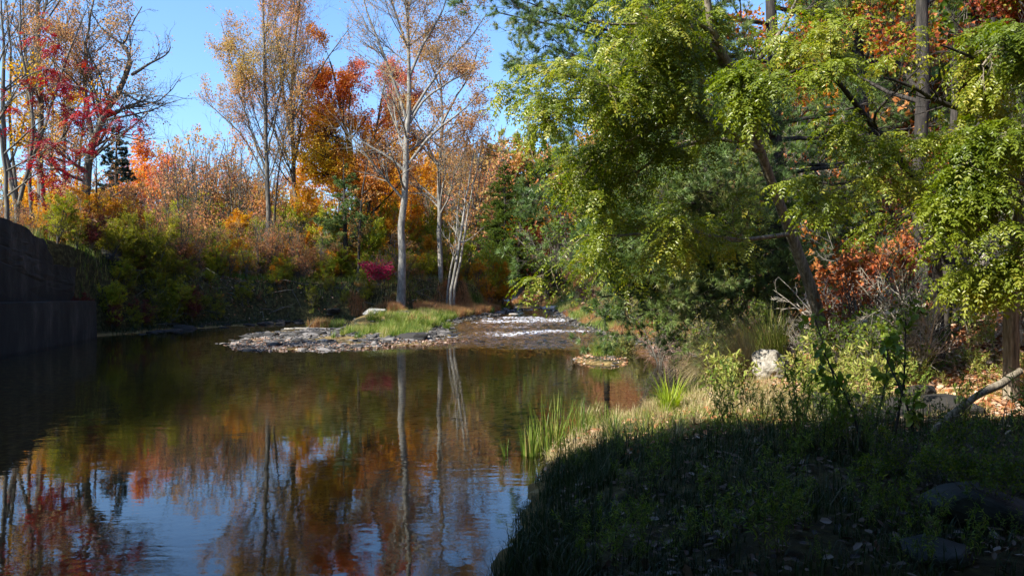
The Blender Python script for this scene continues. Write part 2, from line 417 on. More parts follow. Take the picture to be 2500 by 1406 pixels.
# ================================================================== THE SETTING
def axis(stops):
    out = []
    for (a, b, st) in stops: out.append(np.arange(a, b, st))
    return np.concatenate(out + [[stops[-1][1]]])

def grid(xs, ys):
    X, Y = np.meshgrid(xs, ys); nx, ny = len(xs), len(ys)
    i = np.arange(ny - 1)[:, None] * nx; j = np.arange(nx - 1)[None, :]
    f = np.stack([i + j, i + j + 1, i + nx + j + 1, i + nx + j], -1).reshape(-1, 4)
    return X.ravel(), Y.ravel(), f

gx = axis([(-260, -60, 8), (-60, -20, 1.0), (-20, -8, .25), (-8, 9, .12), (9, 16, .25), (16, 50, 1.0), (50, 260, 8)])
gy = axis([(-40, -6, 1.0), (-6, 0, .4), (0, 16, .09), (16, 30, .14), (30, 50, .22), (50, 70, .4), (70, 120, 1.2), (120, 420, 8)])
X, Y, Fq = grid(gx, gy)
Z = ground(X, Y)
sr_ = sdist(SHORE, X, Y); s_ = sdist(CREST, X, Y); sh_ = sdist(TOE, X, Y)
wlv = wlev(Y)
# what the ground is made of: 0 creek bed stones and silt, .5 grassy soil and the shade painted on the pool bed, 1 leaf litter on the hill
sub = np.where((Z < wlv + .06), 0.0, .5)
sub = np.where(sh_ > -.3, np.maximum(sub, .5 + .5 * smooth(-.3, 1.2, sh_)), sub)
sub = np.where((s_ < 2.4) & (Z > wlv + .12), .5, sub)
bark_ = (((X + 6.3) / 5.0) ** 2 + ((Y - 34) / 9) ** 2 < 1.1) & (Y < 42)
bark_ |= (sdist(CREST, X, Y) > 2.2) & (X < -7) & (Y > 24) & (Y < 47)
sub = np.where(bark_, 0, sub)

bed_shade = smooth(-.6, 1.4, -sdist(POOL, X, Y) + .5 * fbm(X * .6, Y * .6, seed=33))  # mask for the shade painted on the pool bed
sub = np.where((Z < wlv - .03), np.maximum(sub, .5 * bed_shade), sub)  # bed mixed towards the dark soil tone to stand in for shade
sub = np.where((Z > wlv - .012) & (sub < .3), .3, sub)
def ground_mat():
    m, nt, out = newmat('ground'); N = nt.nodes.new; L = nt.links.new
    tc = N('ShaderNodeTexCoord')
    def noise(sc, det=6, r=.6):
        n = N('ShaderNodeTexNoise'); n.inputs['Scale'].default_value = sc; n.inputs['Detail'].default_value = det; n.inputs['Roughness'].default_value = r
        L(tc.outputs['Object'], n.inputs[0]); return n.outputs['Fac']
    vo = N('ShaderNodeTexVoronoi'); vo.inputs['Scale'].default_value = 9; L(tc.outputs['Object'], vo.inputs[0])
    sep = N('ShaderNodeSeparateColor'); L(vo.outputs['Color'], sep.inputs[0])
    mx0 = N('ShaderNodeMix'); mx0.inputs[0].default_value = .45; L(noise(3), mx0.inputs[2]); L(sep.outputs[0], mx0.inputs[3])
    bed = ramp(nt, [(.2, (.17, .105, .03)), (.45, (.36, .235, .08)), (.6, (.46, .32, .13)), (.8, (.52, .40, .20))], mx0.outputs[0])
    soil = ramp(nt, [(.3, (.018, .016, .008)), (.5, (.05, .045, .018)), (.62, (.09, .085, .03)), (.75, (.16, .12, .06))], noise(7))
    n3 = noise(14, 8, .75)
    lit = ramp(nt, [(.3, (.015, .009, .005)), (.45, (.06, .025, .012)), (.56, (.15, .06, .028)), (.7, (.28, .15, .08))], n3)
    at = N('ShaderNodeAttribute'); at.attribute_name = 'hue'
    a1 = N('ShaderNodeMath'); a1.operation = 'MULTIPLY'; a1.inputs[1].default_value = 2; a1.use_clamp = True; L(at.outputs['Fac'], a1.inputs[0])
    a2 = N('ShaderNodeMath'); a2.operation = 'MULTIPLY_ADD'; a2.inputs[1].default_value = 2; a2.inputs[2].default_value = -1; a2.use_clamp = True; L(at.outputs['Fac'], a2.inputs[0])
    c1 = N('ShaderNodeMix'); c1.data_type = 'RGBA'; L(a1.outputs[0], c1.inputs[0]); L(bed, c1.inputs[6]); L(soil, c1.inputs[7])
    c2 = N('ShaderNodeMix'); c2.data_type = 'RGBA'; L(a2.outputs[0], c2.inputs[0]); L(c1.outputs[2], c2.inputs[6]); L(lit, c2.inputs[7])
    p = N('ShaderNodeBsdfPrincipled'); p.inputs['Roughness'].default_value = .95; p.inputs['Specular IOR Level'].default_value = .15
    L(c2.outputs[2], p.inputs['Base Color'])
    bp = N('ShaderNodeBump'); bp.inputs['Strength'].default_value = .9; bp.inputs['Distance'].default_value = .05
    L(n3, bp.inputs['Height']); L(bp.outputs[0], p.inputs['Normal']); L(p.outputs[0], out.inputs[0])
    return m

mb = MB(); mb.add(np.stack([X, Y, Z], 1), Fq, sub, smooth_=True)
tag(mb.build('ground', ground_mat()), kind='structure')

# ---- water
def water_mat():
    m, nt, out = newmat('water'); N = nt.nodes.new; L = nt.links.new
    tc = N('ShaderNodeTexCoord')
    def noise(sc, det, st=(1, 1, 1), rot=0):
        mp = N('ShaderNodeMapping'); mp.inputs['Scale'].default_value = st; mp.inputs['Rotation'].default_value = (0, 0, R(rot)); L(tc.outputs['Object'], mp.inputs[0])
        n = N('ShaderNodeTexNoise'); n.inputs['Scale'].default_value = sc; n.inputs['Detail'].default_value = det; L(mp.outputs[0], n.inputs[0]); return n.outputs['Fac']
    at = N('ShaderNodeAttribute'); at.attribute_name = 'hue'
    calm = noise(.22, 2, (1, 1, 1))
    cr = N('ShaderNodeMapRange'); cr.inputs[1].default_value = .38; cr.inputs[2].default_value = .62; cr.inputs[3].default_value = .25; cr.inputs[4].default_value = 1.0; L(calm, cr.inputs[0])
    w1 = noise(1.6, 2, (1, 1.6, 1), 20); w2 = noise(6.5, 2, (1, 1.8, 1), -15); w3 = noise(15, 2, (1, 1.5, 1), 35)
    s1 = N('ShaderNodeMath'); s1.operation = 'MULTIPLY_ADD'; s1.inputs[1].default_value = .30; L(w2, s1.inputs[0]); L(w1, s1.inputs[2])
    s2 = N('ShaderNodeMath'); s2.operation = 'MULTIPLY_ADD'; s2.inputs[1].default_value = .06; L(w3, s2.inputs[0]); L(s1.outputs[0], s2.inputs[2])
    hh = N('ShaderNodeMath'); hh.operation = 'MULTIPLY'; L(s2.outputs[0], hh.inputs[0]); L(cr.outputs[0], hh.inputs[1])
    bp = N('ShaderNodeBump'); bp.inputs['Strength'].default_value = 1.0; bp.inputs['Distance'].default_value = .0032; L(hh.outputs[0], bp.inputs['Height'])
    # livelier surface where the creek runs over stones
    rf = noise(6, 4, (1, 1.1, 1), 8)
    rh = N('ShaderNodeMath'); rh.operation = 'MULTIPLY'; L(rf, rh.inputs[0]); L(at.outputs['Fac'], rh.inputs[1])
    bp2 = N('ShaderNodeBump'); bp2.inputs['Strength'].default_value = .9; bp2.inputs['Distance'].default_value = .11; L(rh.outputs[0], bp2.inputs['Height']); L(bp.outputs[0], bp2.inputs['Normal'])
    gl = N('ShaderNodeBsdfGlossy'); gl.inputs['Roughness'].default_value = .015; gl.inputs['Color'].default_value = (1, 1, 1, 1); L(bp2.outputs[0], gl.inputs['Normal'])
    tr = N('ShaderNodeBsdfTransparent'); tr.inputs['Color'].default_value = (.95, .80, .56, 1)
    fr = N('ShaderNodeFresnel'); fr.inputs['IOR'].default_value = 1.33; L(bp2.outputs[0], fr.inputs['Normal'])
    mx = N('ShaderNodeMixShader'); L(fr.outputs[0], mx.inputs[0]); L(tr.outputs[0], mx.inputs[1]); L(gl.outputs[0], mx.inputs[2])
    # foam and white sparkle painted on the riffle crests
    fn = noise(9, 8, (.7, 1.9, 1), 5)
    fm = N('ShaderNodeMath'); fm.operation = 'MULTIPLY_ADD'; fm.inputs[1].default_value = .28; L(at.outputs['Fac'], fm.inputs[0]); L(fn, fm.inputs[2])
    f2 = N('ShaderNodeMapRange'); f2.inputs[1].default_value = .80; f2.inputs[2].default_value = .86; L(fm.outputs[0], f2.inputs[0])
    fo = N('ShaderNodeBsdfDiffuse'); fo.inputs['Color'].default_value = (.8, .82, .85, 1)
    mf = N('ShaderNodeMixShader'); L(f2.outputs[0], mf.inputs[0]); L(mx.outputs[0], mf.inputs[1]); L(fo.outputs[0], mf.inputs[2])
    L(mf.outputs[0], out.inputs[0]); return m

wx = axis([(-24, -8, .5), (-8, 8, .09), (8, 14, .5)]); wy = axis([(-38, 24, .8), (24, 48, .07), (48, 70, .14), (70, 150, 1.0)])
X, Y, Fw = grid(wx, wy)
rfl = smooth(25.5, 29, Y + .8 * vnoise(X * .8, Y * .8, seed=4)) * (1 - .5 * smooth(58, 70, Y))
rfl = rfl * smooth(-.4, .8, sdist(RLEFT, X, Y))
strip = smooth(-.15, .45, vnoise(X * .22, Y * .38, seed=77))
strip = np.maximum(strip, np.exp(-((Y - 34.5 - .5 * X + 1.2 * vnoise(X * .5, Y * .3, seed=78)) / 1.3) ** 2)); strip = np.maximum(strip, np.exp(-((Y - 44 - .3 * X + 1.5 * vnoise(X * .4, Y * .3, seed=79)) / 2.2) ** 2))
strip = strip * (.25 + .75 * smooth(-.35, .25, vnoise(X * .9, Y * .5, seed=80) + .5 * vnoise(X * 2.2, Y * 1.2, seed=83)))
wav = rfl * (.022 * vnoise(X * 3.2, Y * 4.2, seed=8) + .014 * vnoise(X * 8, Y * 10, seed=12)) * (.5 + strip)
Zw = wlev(Y) + wav
keep = (sdist(CREST, X, Y) > -1.0)[Fq[:0, 0]] if False else None
fc = sdist(CREST, X, Y) > -.8
fc &= sdist(SHORE, X, Y) < 1.2
Fw = Fw[fc[Fw].all(1)]
used = np.unique(Fw); re = np.zeros(len(X), int); re[used] = np.arange(len(used))
mb = MB(); mb.add(np.stack([X, Y, Zw], 1)[used], re[Fw], (rfl * (.35 + .65 * strip))[used], smooth_=True)
tag(mb.build('water', water_mat()), kind='structure')

# ---- ray to ground
def G(px, py, dmin=3.0, dmax=160.0):
    d = np.geomspace(dmin, dmax, 1500)
    x = (px - 1250) / F * d; z = H + (HY - py) / F * d
    g = np.maximum(ground(x, d), wlev(d) - .02)
    k = np.argmax(z <= g)
    if z[k] > g[k]: k = len(d) - 1
    return np.array([x[k], d[k], float(ground(x[k], d[k]))])
def onground(x, y): return np.array([x, y, float(ground(x, y))])

# ---- old concrete abutment on the left bank, and the bridge it belongs with
CONC = solid('old_concrete', [(.25, (.010, .012, .010)), (.5, (.024, .027, .023)), (.62, (.05, .05, .042)), (.75, (.13, .115, .095))], 1.1, rough=.9, bump=.7, bdist=.03, stretch=(1, 1, .45), detail=10)
def wall_pt(Yd, off): return (-14.0 - off - .19 * (Yd - 23.0))
def wall_prism(name, prof, off0, off1, parent, seed=0, rough=.02, st=.35):
    """prof: list of (Y, z) outline; between offsets off0 and off1 behind the stream face"""
    bm = bmesh.new()
    a = [bm.verts.new((wall_pt(y, off0), y, z)) for y, z in prof]; b = [bm.verts.new((wall_pt(y, off1), y, z)) for y, z in prof]
    bm.faces.new(a[::-1]); bm.faces.new(b); n = len(a)
    for i in range(n): bm.faces.new((a[i], a[(i + 1) % n], b[(i + 1) % n], b[i]))
    bmesh.ops.recalc_face_normals(bm, faces=bm.faces)
    bmesh.ops.bevel(bm, geom=bm.edges[:], offset=.035, segments=2, affect='EDGES')
    bmesh.ops.triangulate(bm, faces=bm.faces)
    for _ in range(4):
        lg = [e for e in bm.edges if e.calc_length() > st]
        if not lg: break
        bmesh.ops.subdivide_edges(bm, edges=lg, cuts=1); bmesh.ops.triangulate(bm, faces=bm.faces)
    me = bpy.data.meshes.new(name); bm.to_mesh(me); bm.free()
    n = len(me.vertices); co = np.empty(n * 3); me.vertices.foreach_get('co', co); co = co.reshape(-1, 3)
    dz = fbm(co[:, 0] * 1.2, co[:, 1] * 1.2, co[:, 2] * 1.2, 5 + seed, 4)
    co += dz[:, None] * rough * np.array([1.5, 1, 1]); me.vertices.foreach_set('co', co.ravel()); me.update()
    me.materials.append(CONC)
    o = bpy.data.objects.new(name, me); COL.objects.link(o); o.parent = parent; return o
ab = thing('concrete_abutment', 'dark stained old concrete abutment with a ledge at its foot rising from the pool', 'abutment')
wall_prism('footing', [(-12, -.9), (32.5, -.9), (32.5, 1.42), (-12, 1.46)], 0, 1.6, ab, 1)
wall_prism('upper_wall', [(-12, 1.2), (35.4, 1.2), (35.3, 1.75), (34.6, 2.2), (34.2, 2.86), (33.2, 2.66), (32.2, 2.8), (31.2, 2.75), (31.0, 3.1), (30.5, 3.3), (30.3, 3.66), (29.6, 3.62), (28.5, 3.9), (26.4, 4.05), (15, 4.4), (-12, 4.5)], 1.18, 1.9, ab, 2, .07, .2)
for i, (px, py, d, sz, lb) in enumerate([(252, 625, 36.5, (1.6, 1.4, 1.3), 'largest broken concrete block tilted at the ruined end of the abutment'), (232, 690, 35.6, (1.0, .9, .8), 'broken concrete lump just above the abutment ledge'), (205, 610, 36, (1.3, 1.0, .9), 'mossy concrete block on top of the broken abutment wall'), (285, 655, 37.5, (.8, .7, .7), 'small concrete chunk half buried beside the abutment')]):
    o = big_rock('concrete_block', CONC, sz, 40 + i, rough=.03, power=8); o.location = P(px, py, d); o.rotation_euler = (.2 * i, .3, i)
    tag(o, lb, 'concrete block', 'blocks fallen from the abutment')

br = thing('concrete_bridge', 'low concrete road bridge behind the viewer that shades the near bank and pool', 'bridge')
def slab(name, x0, x1, y0, y1, z0, z1, par):
    bm = bmesh.new(); bmesh.ops.create_cube(bm, size=1)
    for v in bm.verts: v.co = ((x0 + x1) / 2 + v.co.x * (x1 - x0), (y0 + y1) / 2 + v.co.y * (y1 - y0), (z0 + z1) / 2 + v.co.z * (z1 - z0))
    bmesh.ops.bevel(bm, geom=bm.edges[:], offset=.03, segments=1, affect='EDGES')
    me = bpy.data.meshes.new(name); bm.to_mesh(me); bm.free(); me.materials.append(CONC)
    o = bpy.data.objects.new(name, me); COL.objects.link(o); o.parent = par; return o
YF = 4.0
slab('deck', -26, 26, YF - 20, YF, 5.5, 6.1, br)
slab('parapet', -26, 26, YF - .3, YF, 6.103, 6.95, br); slab('parapet', -26, 26, YF - 20, YF - 19.7, 6.103, 6.95, br)
for y in (YF - 1.2, YF - 4, YF - 7, YF - 10, YF - 13, YF - 16, YF - 19): slab('girder', -26, 26, y - .25, y + .25, 4.8, 5.497, br)
slab('side_abutment', 9.6, 10.8, YF - 20, YF - .5, 0, 4.797, br)

# ---- the pale house glimpsed through the thicket
HOUSE = solid('pale_siding', [(.3, (.5, .5, .5)), (.7, (.68, .69, .7))], 2, bump=.1)
ROOFM = solid('roof_shingle', [(.3, (.10, .10, .11)), (.7, (.2, .2, .21))], 6, bump=.3)
GLASSD = solid('dark_glass', [(.3, (.03, .035, .04)), (.7, (.05, .055, .06))], 1, rough=.1, bump=0)
hs = thing('house', 'pale grey house mostly hidden behind the thicket beyond the abutment', 'house', (-25.6, 66, 2.6), sc=.6)
def hbox(name, x0, x1, y0, y1, z0, z1, m, par=None):
    bm = bmesh.new(); bmesh.ops.create_cube(bm, size=1)
    for v in bm.verts: v.co = ((x0 + x1) / 2 + v.co.x * (x1 - x0), (y0 + y1) / 2 + v.co.y * (y1 - y0), (z0 + z1) / 2 + v.co.z * (z1 - z0))
    me = bpy.data.meshes.new(name); bm.to_mesh(me); bm.free(); me.materials.append(m)
    o = bpy.data.objects.new(name, me); COL.objects.link(o); o.parent = par or hs; return o
hbox('wall', -6, 6, 0, 8, -.5, 5.6, HOUSE)
bm = bmesh.new(); q = [bm.verts.new(v) for v in [(-6.4, -.4, 5.6), (6.4, -.4, 5.6), (6.4, 8.4, 5.6), (-6.4, 8.4, 5.6), (-6.4, 4, 8.4), (6.4, 4, 8.4)]]
for f in [(0, 1, 5, 4), (2, 3, 4, 5), (0, 4, 3), (1, 2, 5), (0, 3, 2, 1)]: bm.faces.new([q[i] for i in f])
me = bpy.data.meshes.new('roof'); bm.to_mesh(me); bm.free(); me.materials.append(ROOFM); o = bpy.data.objects.new('roof', me); COL.objects.link(o); o.parent = hs
for x in (-4, -1.4, 1.2, 3.8):
    for z in (1.0, 3.6):
        w = hbox('window', x - .5, x + .5, -.06, -.003, z, z + 1.3, GLASSD)
        hbox('window_frame', x - .6, x - .503, -.09, -.003, z - .1, z + 1.4, HOUSE, w)

# ================================================================== STONES
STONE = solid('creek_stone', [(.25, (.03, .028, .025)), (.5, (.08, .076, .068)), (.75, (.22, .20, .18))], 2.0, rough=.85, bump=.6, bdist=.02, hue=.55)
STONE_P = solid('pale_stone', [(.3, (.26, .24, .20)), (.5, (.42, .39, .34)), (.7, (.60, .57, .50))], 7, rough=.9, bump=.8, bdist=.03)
STONE_D = solid('shade_toned_stone', [(.3, (.012, .016, .01)), (.5, (.03, .035, .03)), (.66, (.055, .06, .055)), (.74, (.25, .26, .25))], 5, rough=.9, bump=.7)  # boulder stone with the foreground shade darkened into its colour
protos = [hull(100 + i, 12, (1.0, .72, .26), 4) for i in range(8)]
rng = np.random.default_rng(5)
def bar_pts(n, rng, lo=-.03, hi=.4):
    out = []
    while sum(len(o) for o in out) < n:
        x = rng.uniform(-12.5, 1, 20000); y = rng.uniform(24, 47, 20000); g = ground(x, y) - wlev(y)
        rl = -sdist(RLEFT, x, y)
        q = np.sqrt(((x + 6.0) / 4.1) ** 2 + ((y - 33.5) / 7.4) ** 2) + .22 * fbm(x * .35, y * .35, seed=3)
        m = (g > lo + .0) & (g < hi) & (q < 1.13) & (rl > -.6) & (fbm(x * .9, y * .5, seed=41) > -.22)
        m &= ~((y > 36) & (rl > 1.0) & (rng.random(20000) < .8))
        out.append(np.stack([x, y, ground(x, y)], 1)[m])
    return np.concatenate(out)[:n]
mb = MB(); p = bar_pts(8000, rng); scatter(mb, protos, p + [0, 0, .01], rng, rng.gamma(1.3, .085, 8000) + .03, tiltm=.22)
tag(mb.build('gravel', STONE), kind='stuff')
# stones under water and at the water's edge on the right
mb = MB(); y = rng.uniform(9, 60, 9000); x = np.interp(y, [p_[1] for p_ in SHORE], [p_[0] for p_ in SHORE]) - np.abs(rng.normal(0, 2.2, 9000)) + .1
scatter(mb, protos, np.stack([x, y, ground(x, y)], 1), rng, rng.gamma(2, .04, 9000) + .03, tiltm=.15)
tag(mb.build('creek_bed_stones', STONE), kind='stuff')

mb = MB(); e_ = np.random.default_rng(55); n = 2800; y = e_.uniform(28, 64, n); side = e_.random(n) < .55
x = np.where(side, np.interp(y, [a[1] for a in RLEFT], [a[0] for a in RLEFT]) + e_.normal(-.1, .4, n), np.interp(y, [a[1] for a in SHORE], [a[0] for a in SHORE]) + e_.normal(0, .3, n))
z = ground(x, y); k_ = z > wlev(y) - .08
scatter(mb, protos, np.stack([x, y, z + .02], 1)[k_], e_, e_.gamma(1.6, .09, k_.sum()) + .04, tiltm=.25); tag(mb.build('riffle_edge_stones', STONE), kind='stuff')
base_rocks = []
for i in range(6):
    o = big_rock('creek_stone', STONE, (.5, .36, .17), 200 + i, rough=.03, sub=2); base_rocks.append(o)
cnt = 0
def creek_rock(x, y, s, lab, grp, dz=0.0, rz=None, tilt=(0, 0)):
    global cnt
    src = base_rocks[cnt % 6]; o = src if cnt < 6 else src.copy()
    if cnt >= 6: COL.objects.link(o)
    cnt += 1
    o.location = (x, y, float(max(ground(x, y), wlev(y) - .05)) + dz); o.scale = (s, s, s * rng.uniform(.8, 1.2)); o.rotation_euler = (tilt[0], tilt[1], rng.uniform(0, 6) if rz is None else rz)
    tag(o, lab, 'stone', grp)
pr = bar_pts(60, rng, -.05, .2)
for q in pr: creek_rock(q[0], q[1], rng.uniform(.55, 1.5), 'flat grey stone lying among the gravel of the low bar', 'flat stones of the gravel bar')
for q in range(46):
    y = rng.uniform(27, 60); t = rng.random(); xl = np.interp(y, [a[1] for a in RLEFT], [a[0] for a in RLEFT]); xr = np.interp(y, [a[1] for a in SHORE], [a[0] for a in SHORE])
    if q % 3: creek_rock(xl + (xr - xl) * t, y, rng.uniform(.4, .8), 'small wet stone breaking the surface of the riffle', 'wet stones in the riffle', dz=-.02)
    elif q % 2: creek_rock(xl - .2 * t, y, rng.uniform(.6, 1.3), 'grey stone along the grassy edge of the riffle', 'stones edging the riffle')
    else: creek_rock(xr + .1 * t, y, rng.uniform(.6, 1.2), 'stone at the foot of the far bank under the pine boughs', 'stones under the pine bank')
for k in range(26):
    y = rng.uniform(34, 46); s = 1.7 + rng.random() * .9
    xs = np.interp(y, [a[1] for a in CREST], [a[0] for a in CREST]) + s + .3
    creek_rock(xs, y, rng.uniform(.7, 1.9), 'dim stone at the foot of the shaded cut bank', 'stones at the foot of the cut bank')
sl = big_rock('slab_stone', STONE, (1.25, .9, .34), 301, rough=.018, sub=3, power=9); q = P(1008, 822, 30.5); sl.location = (q[0], q[1], .13); sl.rotation_euler = (.02, -.02, .12)
tag(sl, 'big flat squared slab of grey rock at the water edge of the gravel bar', 'rock')
for (px, py, d, sz, lb, m) in [(1350, 748, 58, (1.7, 1.0, .45), 'pale rounded rock at the head of the riffle', STONE_P),
        (985, 748, 41, (1.5, 1.0, .55), 'long dark grey rock behind the grass of the bar', STONE), (915, 745, 40, (1.2, .8, .5), 'pale-topped rock at the upstream corner of the gravel bar', STONE_P),
        (1250, 738, 52, (.9, .6, .3), 'pale flat rock on the riffle bank in the russet grass', STONE_P)]:
    o = big_rock('rock', m, sz, int(px), rough=.04); o.location = P(px, py, d); o.location[2] = float(ground(o.location[0], o.location[1])) + sz[2] * .15; o.rotation_euler = (0, 0, px % 3); tag(o, lb, 'rock')
o = big_rock('boulder', solid('weathered_stone', [(.25, (.08, .075, .06)), (.45, (.24, .22, .18)), (.6, (.38, .35, .30)), (.75, (.50, .47, .40))], 9, bump=1, bdist=.04, detail=12), (.62, .5, .56), 313, rough=.10, sub=5, power=2.6); q = P(1880, 900, 11.6); o.location = q; o.rotation_euler = (.1, .25, .5)
tag(o, 'pale sunlit boulder among the weeds on the near bank', 'boulder')
for (px, py, d, sz, lb) in [(2420, 1215, 4.6, (.75, .55, .3), 'large smooth blue-grey boulder with white flecks in the shade'), (2290, 1310, 3.9, (.34, .3, .14), 'half buried grey boulder below the largest shaded one'),
        (2150, 1010, 8.6, (1.5, 1.0, .32), 'flat grey rock ledge lying in the sunny leaf litter'), (2235, 905, 9.6, (.5, .3, .34), 'upright grey stone standing in the litter behind the flat ledge'), (2320, 985, 8.9, (.9, .6, .28), 'grey ledge rock behind the fallen limb')]:
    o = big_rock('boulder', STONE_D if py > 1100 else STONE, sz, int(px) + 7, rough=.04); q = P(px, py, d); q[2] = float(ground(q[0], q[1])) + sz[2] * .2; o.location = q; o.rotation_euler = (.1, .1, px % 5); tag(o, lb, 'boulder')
# loose shale on the far slope
mb = MB(); n = 1500; x = rng.uniform(4.5, 10, n); y = rng.uniform(62, 84, n); m = (sdist(TOE, x, y) > .5) & (sdist(TOE, x, y) < 4.2)
scatter(mb, protos, np.stack([x, y, ground(x, y) + .03], 1)[m], rng, rng.gamma(2, .1, m.sum()) + .1, tiltm=.4, hue=rng.uniform(.5, 1, m.sum())); tag(mb.build('scree', STONE_P), kind='stuff')
# ================================================================== TREES
def hue_noise(sc=.8, seed=0, base=.5, amp=.5, rnd=.18, fx=None):
    def f(p, rng):
        h = base + amp * fbm(p[:, 0] * sc, p[:, 1] * sc, p[:, 2] * sc, seed, 2) + rng.normal(0, rnd, len(p))
        if fx is not None: h = h + fx(p)
        return np.clip(h, 0, 1)
    return f
def clump(sc, seed, th=0.0, soft=.4):
    return lambda p, rng: rng.random(len(p)) < smooth(th - soft, th + soft, fbm(p[:, 0] * sc, p[:, 1] * sc, p[:, 2] * sc, seed, 2))

def pinnate(mb, p, d, rng, hue, n=6, L=.22, lf=.045, drop=.5, wr=.38):
    """compound leaves: a drooping stalk with paired leaflets"""
    N = len(p); side = norm(np.cross(d, [0, 0, 1.]) + 1e-4); 
    Ls = L * rng.uniform(.7, 1.2, (N, 1)); roll = rng.normal(0, .35, (N, 1))
    for k in range(n):
        t = (k + .8) / n
        q = p + d * Ls * t + np.array([0, 0, -1.]) * Ls * drop * t * t
        dk = norm(d + np.array([0, 0, -1.]) * 2 * drop * t)
        nr = norm(np.cross(side, dk)); nr = nr * np.sign(nr[:, 2:3] + 1e-6)
        for sgn in (-1, 1):
            ax = norm(side * sgn * .9 + dk * .45 + nr * roll * sgn + rng.normal(0, .16, (N, 3)) + [0, 0, -.25])
            leaves(mb, q, ax, nr + rng.normal(0, .3, (N, 3)), lf * rng.uniform(.75, 1.15, N) * (1 - .25 * abs(t - .5)), lf * wr, np.clip(hue + rng.normal(0, .05, N), 0, 1), 'oval')
    q = p + d * Ls + np.array([0, 0, -1.]) * Ls * drop
    leaves(mb, q, norm(d + [0, 0, -2 * drop]), np.tile([0, .3, 1.], (N, 1)), lf, lf * wr, np.clip(hue, 0, 1), 'oval')

def tree(name, label, cat, limbs, levels, fol, bark, seed, group=None, base=None, parts=('trunk', 'crown'), k0=8, keep_out=None, drop=True):
    """limbs: (points, radii, grows) ; levels: grow() settings ; fol: foliage settings"""
    rng = np.random.default_rng(seed)
    p0 = np.array(limbs[0][0], float); gz = float(ground(p0[0, 0], p0[0, 1])) - .15
    if drop and p0[0, 2] > gz and p0[0, 2] - gz < 6 and len(limbs[0][1]) >= 2: p0 = np.concatenate([[[p0[0, 0], p0[0, 1], gz]], p0]); limbs = [(p0, limbs[0][1], limbs[0][2])] + list(limbs[1:])
    b = np.asarray(p0[0] if base is None else base, float)
    t = thing(name, label, cat, b, group)
    mw = MB(); NN = 14; gp, gr = [], []
    for pts, rad, grows in limbs:
        a, r = resample(pts, rad, NN, rng, .0)
        ln = np.linalg.norm(a[-1] - a[0]); a[1:-1] += rng.normal(0, min(ln * .002, .035), (NN - 2, 3))
        tubes(mw, a[None], r[None], k0)
        if grows: gp.append(a); gr.append(r)
    lv = [(np.array(gp), np.array(gr))]
    for i, kw in enumerate(levels):
        kw = dict(kw); src = kw.pop('src', -1)
        p_, r_ = grow(lv[src][0], lv[src][1], rng, **kw)
        if keep_out is not None and len(p_):
            m = keep_out(p_[:, -1]); p_, r_ = p_[m], r_[m]
        tubes(mw, p_, r_, 5 if i == 0 else (4 if i == 1 else 3)); lv.append((p_, r_))
    mw.build(parts[0], bark, t, b)
    mats = []; ml = MB()
    for fo in fol:
        lvl = lv[fo.get('lv', -1)]
        if len(lvl[0]) == 0: continue
        mi = len(mats); mats.append(fo['mat'])
        p, d, pi = along(lvl[0], rng, fo['n'], fo.get('t', (.2, 1.0)))
        if 'keep' in fo:
            m = fo['keep'](p, rng); p, d = p[m], d[m]
        if keep_out is not None: m = keep_out(p); p, d = p[m], d[m]
        if len(p) == 0: continue
        hue = fo['hue'](p, rng)
        kind = fo['kind']; n0 = len(ml.f)
        if kind == 'needles': needles(ml, p, d, rng, fo.get('K', 14), fo.get('L', .09), fo.get('w', .004), fo.get('spread', .8), hue)
        elif kind == 'pinnate':
            dd = norm(rng.normal(size=p.shape) * [1, 1, .4] + d * .7 + [0, 0, .1]); pinnate(ml, p, dd, rng, hue, fo.get('nl', 6), fo.get('L', .22), fo.get('lf', .045), fo.get('drop', .5), fo.get('wr', .38))
        else:
            c = fo.get('cl', .06); p = p + rng.normal(0, c, p.shape)
            ax = norm(rng.normal(size=p.shape) + d * .5 + [0, 0, -.5]); nr = norm(rng.normal(size=p.shape) + [0, 0, .9])
            L = fo['L'] * rng.uniform(.65, 1.25, len(p)); leaves(ml, p, ax, nr, L, L * fo.get('W', .7), hue, kind)
        for q in range(n0, len(ml.m)): ml.m[q] = np.full(len(ml.m[q]), mi)
    if ml.v: ml.build(parts[1], mats, t, b)
    return t

def PP(d, *px):
    """pixels at distance d (or each with its own third value) -> points"""
    return np.array([P(q[0], q[1], q[2] if len(q) > 2 else d) for q in px])

TW = dict(num=5, length=.5, ang=(40, 12), up=.10, wig=.16, n=4, rr=.6, tip=.3, rmin=.005)

# ---------------------------------------------------------------- left group above the abutment
def stem(d, r, *px, tip=.25): return (PP(d, *px), [r, r * .75, r * tip], True)
bare3 = [dict(num=9, length=.34, ang=(38, 10), t=(.3, .97), up=.16, wig=.10, n=6, rr=.5, rmin=.012),
         dict(num=7, length=.45, ang=(38, 12), t=(.15, .97), up=.08, wig=.14, n=5, rmin=.007),
         dict(num=5, length=.5, ang=(38, 12), t=(.15, 1), up=.05, wig=.16, n=4, rmin=.005)]
tree('bare_tree', 'tall straight double-stemmed tree with thin tan leaves at the upper left corner', 'tree',
     [stem(38, .17, (100, 560), (97, 380), (96, 180), (92, 0), (90, -180)), stem(38.5, .09, (75, 560), (70, 350), (78, 150), (112, 0), (130, -120)), stem(37, .11, (108, 560), (100, 420), (60, 200), (55, 0), (40, -100))],
     bare3, [dict(kind='diamond', mat=A_TAN, n=9000, L=.12, hue=hue_noise(.5, 3), cl=.1, keep=clump(.5, 31, 0))], BARK_GREY, 11, base=P(98, 570, 38))
